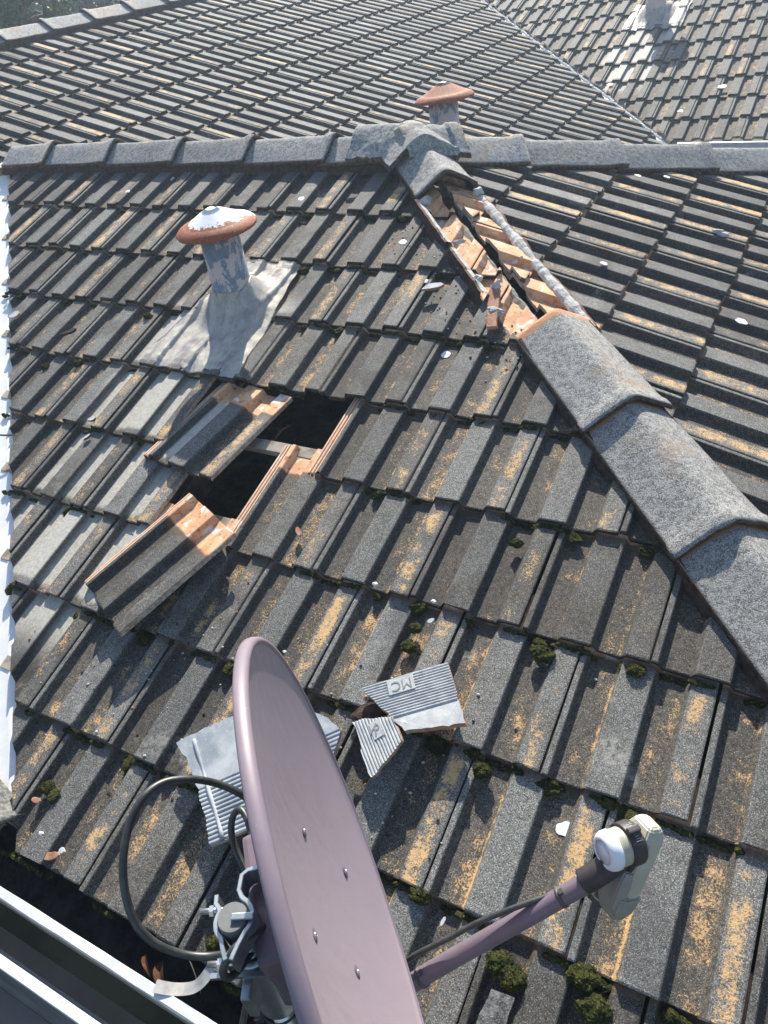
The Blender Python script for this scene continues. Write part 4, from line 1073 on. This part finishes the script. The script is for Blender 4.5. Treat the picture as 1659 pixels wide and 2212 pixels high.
# leaf and twig in the gutter
def curl_leaf(c, d, L, wd, label, seed):
    bm = bmesh.new(); d = d.normalized(); s = Vector((0,0,1)).cross(d).normalized(); up = d.cross(s)*-1; prev = None
    for k in range(11):
        t = k/10; w_ = wd*math.sin(math.pi*min(1, t*.93+.05))**.8; q = Vector(c) + d*L*t + Vector((0,0,1))*(.03*math.sin(t*2.6)+.012*t); r = []
        for j in (-1, -.5, 0, .5, 1): r.append(bm.verts.new(q + s*w_*j*.6 + Vector((0,0,1))*abs(j)*w_*.75))
        if prev:
            for i in range(4): bm.faces.new((prev[i], prev[i+1], r[i+1], r[i]))
        prev = r
    bmesh.ops.solidify(bm, geom=bm.faces[:], thickness=.0006)
    tag(obj('dead_leaf', bm, M_leaf, base=c), label, 'leaf')
curl_leaf((-.50, -1.485, -.545), Vector((.62, -.5, 0)), .085, .018, 'curled rust-brown leaf standing in the gutter', 1)
curl_leaf((-.545, -1.49, -.547), Vector((.62, -.35, 0)), .07, .010, 'thin dark leaf leaning left of the curled leaf in the gutter', 2)
bm = bmesh.new(); tube(bm, spline([(-.52, -1.42, -.52), (-.47, -1.44, -.490), (-.41, -1.47, -.50), (-.37, -1.50, -.53)], 6), .0012, 6)
tag(obj('twig', bm, M_bark, base=(-.52, -1.42, -.52)), 'thin bent twig arching over the gutter silt', 'twig')
bm = bmesh.new(); tube(bm, spline([PA(-7.3, 1.37, .03), PA(-7.02, 1.43, .02), PA(-6.86, 1.42, .012), PA(-6.70, 1.36, .003)], 6), .0035, 8)
tag(obj('wire', bm, M_cable, base=PA(-6.9, 1.4, .02)), 'short black wire crossing the white valley at the left edge', 'wire')

# ------------------------------------------------------------------ satellite dish
Dc = Vector((.146, -1.4928, .2815)); n_ = Vector((.72450871, .67917014, .1175374)); h_ = Vector((-.6839107, .72956573, 0)); u_ = Vector((-.08575126, -.08038508, .99306846))
def D3(a, b, c): return Dc + n_*a + h_*b + u_*c
dish = empty('satellite_dish', (.033, -1.56, -.9), 'mauve satellite dish on a galvanised pole at the gutter, its receiver arm reaching right', 'satellite dish')
bm = bmesh.new(); na = 128; RA, RB = .326, .334; rings = []
rad = [0] + [k/22 for k in range(1, 23)]
def dp(r): return .006-.052*(1-r*r)
for r in rad:
    if r == 0: rings.append([bm.verts.new(D3(dp(0), 0, 0))]); continue
    rings.append([bm.verts.new(D3(dp(r), RA*r*math.cos(2*math.pi*k/na), RB*r*math.sin(2*math.pi*k/na))) for k in range(na)])
for a, b in zip(rings, rings[1:]):
    for k in range(na):
        k2 = (k+1) % na
        f = bm.faces.new((a[0], b[k], b[k2])) if len(a) == 1 else bm.faces.new((a[k], a[k2], b[k2], b[k])); f.smooth = True
# rolled rim, then the back skin
rimp = [(.0080, .002), (.0092, .0045), (.0086, .0078), (.0055, .0105), (.001, .0120), (-.003, .0122), (-.0055, .0112), (-.0065, .0095), (-.006, .006), (-.0055, .003), (-.0052, -.002)]
prev = rings[-1]; front = rings[-1]
for (dn, dr) in rimp:
    cur = [bm.verts.new(D3(dn, (RA+dr)*math.cos(2*math.pi*k/na), (RB+dr)*math.sin(2*math.pi*k/na))) for k in range(na)]
    for k in range(na):
        f = bm.faces.new((prev[k], prev[(k+1) % na], cur[(k+1) % na], cur[k])); f.smooth = True; f.material_index = 1
    prev = cur
for r in (.93, .8, .65, .5, .3, .12):
    cur = [bm.verts.new(D3(dp(r)-.010, RA*r*math.cos(2*math.pi*k/na), RB*r*math.sin(2*math.pi*k/na))) for k in range(na)]
    for k in range(na):
        f = bm.faces.new((prev[k], prev[(k+1) % na], cur[(k+1) % na], cur[k])); f.smooth = True
    prev = cur
bm.faces.new(prev)
bmesh.ops.recalc_face_normals(bm, faces=bm.faces)
obj('reflector', bm, [M_dish, M_rim], dish)
for (b, c) in ((.134, -.011), (.148, -.166), (-.002, -.001), (.009, -.155)):
    rr_ = math.hypot(b/RA, c/RB); bm = bmesh.new(); lathe(bm, [(0, .0026), (.0022, .0022), (.0034, .0012), (.0048, 0), (.0048, -.002)], D3(dp(rr_)+.0003, b, c), (h_, u_, n_), 18)
    o = obj('bolt', bm, M_bolt, dish)
    bm = bmesh.new(); lathe(bm, [(.0035, .0006), (.0078, .0007), (.0090, -.0005)], D3(dp(rr_)+.0003, b, c), (h_, u_, n_), 18); obj('bolt_dimple_shade', bm, M_dark, dish)  # flat dark ring: its colour stands in for shade in a recessed dimple
# back bracket box and arm socket
bm = bmesh.new(); box(bm, D3(-.085, .065, -.085), .060, .165, .19, (n_, h_, u_), bev=.008); obj('back_bracket', bm, M_dark, dish)
bm = bmesh.new(); box(bm, D3(-.075, .062, -.20), .045, .05, .30, (n_, h_, u_), bev=.006); obj('arm_socket', bm, M_arm, dish)
bm = bmesh.new()
ap = spline([D3(-.055, .064, -.375), D3(-.02, .062, -.385), D3(.012, .059, -.372), D3(.04, .057, -.356), D3(.10, .054, -.329), D3(.20, .048, -.286), D3(.296, .043, -.245)], 8)
tube(bm, ap, .0138, 20); obj('arm', bm, M_arm, dish)
for t, lb in ((.40, 'cable tie near the lower end of the arm'), (.93, 'cable tie near the receiver end of the arm')):
    i = int(t*(len(ap)-1)); d = (ap[min(i+1, len(ap)-1)]-ap[i-1]).normalized(); x, y, z = frame(d); bm = bmesh.new()
    lathe(bm, [(.0136, -.0028), (.0153, -.0026), (.0153, .0026), (.0136, .0028)], ap[i], (x, y, z), 26)
    box(bm, ap[i] + u_*.0165, .007, .007, .006, (h_, d, u_)); tag(obj('cable_tie', bm, M_tie, dish), lb)
# receiver head
P0 = D3(.326, .049, -.194); a_ = (n_*-.95 + h_*-.12 + u_*.30).normalized()
ux = (h_ - a_*h_.dot(a_)).normalized(); uy = a_.cross(ux)
if uy.z < 0: uy = -uy; ux = -ux
lnb = empty('receiver_head', P0, None, None); lnb.parent = dish; lnb.location = P0 - dish.location; lnb.scale = (.87, .87, .87)
def LP(s, a, b): return P0 + a_*s + ux*a + uy*b
bm = bmesh.new();
lathe(bm, [(0, .0), (.0195, -.0002), (.0205, .0012), (.0225, .0012), (.0262, .0), (.0300, -.005), (.0318, -.011), (.0318, -.018), (.0305, -.019), (.0305, -.016)], P0, (ux, uy, a_), 48); obj('feed_cap', bm, M_feed, lnb)
bm = bmesh.new(); lathe(bm, [(.0290, -.012), (.0296, -.020), (.0296, -.026), (.0300, -.0265), (.0300, -.040)], P0, (ux, uy, a_), 48); obj('feed_neck', bm, M_lnb, lnb)
bm = bmesh.new(); lathe(bm, [(.0280, -.036), (.0345, -.0365), (.0352, -.038), (.0352, -.058), (.0345, -.0595), (.026, -.060)], P0, (ux, uy, a_), 48)
box(bm, LP(-.048, 0, .036), .012, .022, .012, (ux, a_, uy), bev=.003); box(bm, LP(-.048, .022, -.029), .016, .022, .016, (ux, a_, uy), bev=.004)
obj('collar', bm, M_blk, lnb)
bm = bmesh.new()
cc_ = (CAM-P0).normalized(); ang0 = math.atan2(cc_.dot(uy), cc_.dot(ux))
for k in range(9):
    an = ang0 + R_(-26 + 6.0*k + 22); rr_ = .0353; q = P0 + a_*(-.0485) + (ux*math.cos(an)+uy*math.sin(an))*rr_
    rd = (ux*math.cos(an)+uy*math.sin(an)); tg = a_.cross(rd); L = .010 if k in (0, 4, 8) else .007
    box(bm, q, L, .0011, .0008, (a_, tg, rd))
obj('scale_marks', bm, M_lnb2, lnb)
for k, tx in ((0, '20'), (4, '0'), (8, '15')):
    an = ang0 + R_(-26 + 6.0*k + 22); rd = (ux*math.cos(an)+uy*math.sin(an)); tg = a_.cross(rd)
    lettering(tx, .0065, P0 + a_*(-.0555) + rd*.0354 - tg*.002, tg, rd, lnb, M_lnb2, .0006)
bm = bmesh.new(); lathe(bm, [(0, .0), (.0030, 0), (.0045, -.001), (.0045, -.004)], LP(-.047, .0285, -.0225) + (CAM-P0).normalized()*.0, ((a_), (ux.cross(a_)), ux), 16)
obj('screw', bm, M_bolt, lnb)
wd = (n_*-.53 + h_*-.24 + u_*-.76).normalized(); wn = -a_; wn = (wn - wd*wn.dot(wd)).normalized(); wx = wd.cross(wn)
bm = bmesh.new(); lathe(bm, [(.0270, -.050), (.0270, -.068), (.0255, -.072), (.024, -.085)], P0, (ux, uy, a_), 40); obj('rear_neck', bm, M_lnb, lnb)
B0 = LP(-.074, 0, .014)
def hull(name, secs, mat, parent, bev=.004):
    """stack of (distance along wd, half width h, near depth, far depth) rounded sections"""
    bm = bmesh.new(); rs = []
    for (d, hw, d0, d1) in secs:
        q = B0 + wd*d; pts = []
        for (sx_, sy_) in ((-1, -.6), (-.8, -1), (.8, -1), (1, -.6), (1, .6), (.8, 1), (-.8, 1), (-1, .6)):
            dep = -d0 if sy_ < 0 else d1
            pts.append(bm.verts.new(q + wx*hw*sx_ + wn*(dep*abs(sy_))))
        rs.append(pts)
    for a, b in zip(rs, rs[1:]):
        for k in range(8): bm.faces.new((a[k], a[(k+1) % 8], b[(k+1) % 8], b[k]))
    bm.faces.new(rs[0][::-1]); bm.faces.new(rs[-1]); bmesh.ops.recalc_face_normals(bm, faces=bm.faces)
    bmesh.ops.bevel(bm, geom=[e for e in bm.edges if e.calc_face_angle(0) > .35], offset=.0022, segments=2, affect='EDGES')
    return obj(name, bm, mat, parent, smooth=False)
hull('housing', [(-.024, .016, .006, .010), (-.020, .020, .012, .018), (-.004, .027, .018, .024), (.105, .026, .010, .024), (.110, .025, .008, .023)], M_lnb, lnb)
hull('lower_cover', [(.1085, .0275, .018, .026), (.113, .029, .022, .028), (.140, .027, .018, .024), (.160, .019, .010, .016)], M_lnb2, lnb)
hull('socket_cover', [(.060, .021, .024, .0), (.075, .024, .030, .0), (.125, .024, .028, .0), (.150, .016, .016, .0)], M_lnb2, lnb)
bm = bmesh.new(); hp_ = [D3(.284, .044, -.250), D3(.300, .043, -.243), D3(.322, .043, -.233), D3(.342, .044, -.224), D3(.352, .047, -.214)]
tube(bm, spline(hp_, 5), .0205, 24); obj('holder', bm, M_blk, lnb)
# pole, plug, sleeve, clamp
pb = Vector((.033, -1.56, 0)); av = Vector((.881, .473, 0)); fv = Vector((-.473, .881, 0)); zv = Vector((0, 0, 1))
bm = bmesh.new(); lathe(bm, [(.0170, -1.5), (.0170, .296), (.016, .296)], pb, n=36); obj('pole', bm, M_gal, dish)
bm = bmesh.new(); lathe(bm, [(.0175, .282), (.0178, .284), (.0178, .312), (.0168, .3148), (.0, .3150)], pb, n=44, smooth=False); obj('pole_plug', bm, M_plug, dish)
bm = bmesh.new(); lathe(bm, [(.0200, .085), (.0262, .085), (.0270, .088), (.0270, .240), (.0262, .243), (.020, .243)], pb + av*.004, n=40); obj('sleeve', bm, M_gal, dish)
bm = bmesh.new(); box(bm, pb + av*.045 + zv*.165 + fv*.0, .06, .045, .11, (av, fv, zv), bev=.01); obj('sleeve_lug', bm, M_gal, dish)
def strap_poly(pts, z0, z1, th, name, mat):
    bm = bmesh.new(); pts = [pb + av*x*.87 + fv*y*.87 for x, y in pts]; prev = None
    for i, p in enumerate(pts):
        d = (pts[min(i+1, len(pts)-1)]-pts[max(i-1, 0)]).normalized(); s = zv.cross(d).normalized()*th/2
        r = [bm.verts.new(p+s+zv*z0), bm.verts.new(p-s+zv*z0), bm.verts.new(p-s+zv*z1), bm.verts.new(p+s+zv*z1)]
        if prev:
            for k in range(4): bm.faces.new((prev[k], prev[(k+1) % 4], r[(k+1) % 4], r[k]))
        else: bm.faces.new(r[::-1])
        prev = r
    bm.faces.new(prev); bmesh.ops.recalc_face_normals(bm, faces=bm.faces)
    bmesh.ops.bevel(bm, geom=[e for e in bm.edges if e.calc_face_angle(0) > .8], offset=.0008, segments=1, affect='EDGES')
    return obj(name, bm, mat, dish)
arc = lambda a0, a1, r, n=12: [(r*math.cos(R_(a0+(a1-a0)*k/n)), r*math.sin(R_(a0+(a1-a0)*k/n))) for k in range(n+1)]
strap_poly([(-.030, .036), (-.029, .024), (-.024, .018)] + arc(150, 235, .0250) + [(-.010, -.034), (-.004, -.048)], .275, .306, .0055, 'clamp', M_gal)
strap_poly([(.026, .066), (.012, .063), (.004, .056), (.003, .036), (.008, .027)] + arc(62, -40, .0262) + [(.012, -.034), (.006, -.052)], .282, .314, .0055, 'clamp', M_gal)
bm = bmesh.new(); box(bm, pb + av*.013 + fv*-.002 + zv*.3185, .026, .008, .0035, (av, fv, zv), bev=.0012); obj('clamp_tab', bm, M_gal, dish)
for (x, y, z) in ((-.038, .020, .290), (-.018, -.039, .290)):
    bm = bmesh.new(); q = pb + av*x + fv*y + zv*z
    lathe(bm, [(0, .010), (.0035, .010), (.0035, -.022)], q, (fv, zv, -av), 12); lathe(bm, [(.0, .004), (.0065, .004), (.0065, -.001), (0, -.001)], q + av*.006, (fv, zv, -av), 6, smooth=False)
    o = obj('clamp_bolt', bm, M_bolt, dish)
bm = bmesh.new(); box(bm, pb + av*-.004 + fv*-.03 + zv*.235, .075, .006, .006, (av, fv, zv)); box(bm, pb + av*.0 + fv*-.028 + zv*.20, .012, .05, .05, (av, fv, zv), bev=.002); obj('u_bolt', bm, M_gal, dish)
bm = bmesh.new()
lathe(bm, [(.0272, -.0025), (.0290, -.0022), (.0290, .0022), (.0272, .0025)], pb + av*.003 + zv*.075, n=36); box(bm, pb + av*-.024 + fv*-.018 + zv*.073, .010, .010, .010, (av, fv, zv)); obj('cable_tie', bm, M_blk, dish)
cabA = [(0.0061, -1.4146, 0.2368), (-0.0283, -1.4127, 0.2558), (-0.0533, -1.4158, 0.2688), (-0.0684, -1.4188, 0.289), (-0.0921, -1.4288, 0.3127), (-0.1111, -1.4504, 0.3426), (-0.1295, -1.4762, 0.3591), (-0.1343, -1.5072, 0.3647), (-0.1315, -1.5396, 0.3524), (-0.1196, -1.5692, 0.3358), (-0.1067, -1.5918, 0.3092), (-0.089, -1.6068, 0.2823), (-0.0675, -1.6098, 0.2566), (-0.042, -1.6011, 0.2319), (-0.0145, -1.5864, 0.2201), (0.0144, -1.5675, 0.221), (0.0336, -1.5471, 0.2165), (0.046, -1.5296, 0.204), (0.0602, -1.5064, 0.1815)]
cabB = [(0.0552, -1.4998, 0.208), (0.0533, -1.5231, 0.2476), (0.0557, -1.5503, 0.2846), (0.0529, -1.575, 0.3027), (0.0486, -1.5947, 0.3004), (0.0461, -1.6052, 0.2881), (0.049, -1.6058, 0.2754), (0.0501, -1.5939, 0.2659), (0.0456, -1.5687, 0.251), (0.0342, -1.5409, 0.2291), (0.0157, -1.5138, 0.1995), (-0.0094, -1.4966, 0.1936), (-0.0393, -1.4782, 0.2029), (-0.0674, -1.461, 0.212), (-0.083, -1.4473, 0.2257), (-0.085, -1.4337, 0.244), (-0.0771, -1.4246, 0.2549), (-0.0609, -1.4303, 0.2553), (-0.0431, -1.4454, 0.2516), (-0.0221, -1.4667, 0.2446), (0.0035, -1.4735, 0.2173)]
for pts, r, lb in ((cabA, .0050, 'big open loop of black cable left of the pole'), (cabB, .0047, 'second black cable twisting in front of the pole clamp'), ([(0.0034, -1.5546, 0.1052), (-0.0027, -1.5727, 0.082), (-0.0066, -1.5898, 0.0585), (-0.0041, -1.611, 0.0211), (0, -1.62, -.1), (.01, -1.6, -.4)], .0045, 'cable running down beside the pole'),
        ([D3(-.05, .09, -.37), D3(.0, .082, -.352), D3(.03, .078, -.333), D3(.08, .070, -.307), D3(.13, .066, -.286), D3(.19, .058, -.268), D3(.25, .052, -.262)], .0042, 'thin cable lying along the arm'),
        ([D3(.285, .050, -.266), D3(.292, .06, -.285), D3(.298, .05, -.31), D3(.312, .038, -.325), D3(.325, .045, -.318)], .0042, 'short cable curling under the receiver')):
    bm = bmesh.new(); tube(bm, spline(pts, 8), r, 12); tag(obj('coaxial_cable', bm, M_cable, dish), lb)

# ------------------------------------------------------------------ ground and trees
bm = bmesh.new(); g = [bm.verts.new((x, y, -3.2)) for x, y in ((-150, -60), (60, -60), (60, 200), (-150, 200))]; bm.faces.new(g)
tag(obj('ground', bm, M_soil), 'soil and grass around the house', kind='structure')
def tree(name, base, crown_c, R, n, leaf, mat, label, seed, aspect=(1, 1, 1), lumps=9, droop=0.0):
    rg = random.Random(seed); base = Vector(base); cc = Vector(crown_c); root = empty(name, base, label, 'tree', 'trees beyond the far ridge')
    bm = bmesh.new(); tube(bm, spline([base, base.lerp(cc, .4) + Vector((.1, 0, 0)), cc], 5), [.16]*1 + [.14-.009*i for i in range(10)], 10)
    lc = []
    for k in range(lumps):
        a = rg.random()*6.28; e = rg.uniform(-.5, 1); d = Vector((math.cos(a)*math.cos(e), math.sin(a)*math.cos(e), math.sin(e)))
        p = cc + Vector((d.x*R*aspect[0], d.y*R*aspect[1], d.z*R*aspect[2]))*rg.uniform(.35, .75); lc.append((p, R*rg.uniform(.35, .55)))
        tube(bm, spline([cc - Vector((0, 0, R*.6)), cc.lerp(p, .5) - Vector((0, 0, .1)), p], 4), [.06-.005*i for i in range(9)], 6)
        for q in range(5):
            e_ = p + Vector((rg.gauss(0, 1), rg.gauss(0, 1), rg.gauss(0, .8)))*R*.35; tube(bm, [p, (p+e_)/2+Vector((0,0,.04)), e_], [.02, .012, .005], 5)
    obj('trunk', bm, M_bark, root)
    bm = bmesh.new()
    for i in range(n):
        p, r = lc[rg.randrange(lumps)]
        d = Vector((rg.gauss(0, 1), rg.gauss(0, 1), rg.gauss(0, 1))).normalized()*r*(rg.random()**.35)
        if noise.noise((p+d)*2.2) < -.12: continue
        q = p + d; L, w_ = leaf; L *= rg.uniform(.6, 1.3); w_ *= rg.uniform(.7, 1.2)
        ax = (d.normalized()*.8 + Vector((rg.gauss(0, 1), rg.gauss(0, 1), rg.gauss(0, .6)-droop))).normalized(); s = ax.orthogonal().normalized(); s = Matrix.Rotation(rg.random()*6.28, 3, ax) @ s
        bm.faces.new([bm.verts.new(q), bm.verts.new(q+ax*L*.45+s*w_), bm.verts.new(q+ax*L), bm.verts.new(q+ax*L*.45-s*w_)])
    obj('crown', bm, mat, root)
def ray_pt(px, py, d):
    v = RW[2] + RW[0]*((px-829.5)/1662) + RW[1]*((py-1106)/1662); return CAM + v.normalized()*d
c1 = ray_pt(0, 40, 11.5); c2 = ray_pt(215, 0, 14); c3 = ray_pt(90, 10, 19); c4 = ray_pt(320, -10, 21); c5 = ray_pt(-120, 20, 18); c6 = ray_pt(190, 30, 24)
tree('shrub_tree', (c1.x, c1.y, -3.2), c1, .80, 20000, (.055, .017), M_lf1, 'bright green dense bush tree at the upper left corner', 1, lumps=12)
tree('olive_tree', (c2.x, c2.y, -3.2), c2, 1.15, 9000, (.13, .014), M_lf3, 'grey-green feathery tree right of the bright green bush tree', 2, lumps=11, droop=.4)
tree('dark_tree', (c3.x, c3.y, -3.2), c3, 2.2, 9000, (.17, .06), M_lf2, 'dark tree between and behind the bright bush and the grey-green tree', 3)
tree('dark_tree', (c4.x, c4.y, -3.2), c4, 2.4, 9000, (.17, .06), M_lf2, 'dark tree behind the right part of the far ridge caps', 4)
tree('dark_tree', (c5.x, c5.y, -3.2), c5, 2.2, 7000, (.17, .06), M_lf2, 'dark tree behind the left corner bush', 5)
tree('dark_tree', (c6.x, c6.y, -3.2), c6, 3.0, 12000, (.22, .08), M_lf2, 'farthest dark tree filling the gap at the top left', 6)

# ------------------------------------------------------------------ pale volume added to imitate lens glare over the far roofs
hz = bpy.data.materials.new('glare_volume'); hz.use_nodes = True; t_ = hz.node_tree; t_.nodes.remove(t_.nodes['Principled BSDF'])
pv = t_.nodes.new('ShaderNodeVolumePrincipled'); pv.inputs['Density'].default_value = 0.0065; pv.inputs['Color'].default_value = (.66, .82, 1, 1); pv.inputs['Anisotropy'].default_value = .45
t_.links.new(pv.outputs[0], t_.nodes['Material Output'].inputs['Volume'])
bm = bmesh.new(); box(bm, (-20, 20, 0), 84, 84, 8.8)
for v in bm.verts: v.co.z = 5.0 if v.co.z > 0 else -4.2
tag(obj('glare_volume', bm, hz), 'thin pale blue volume added to imitate lens glare over the roofs', kind='stuff')
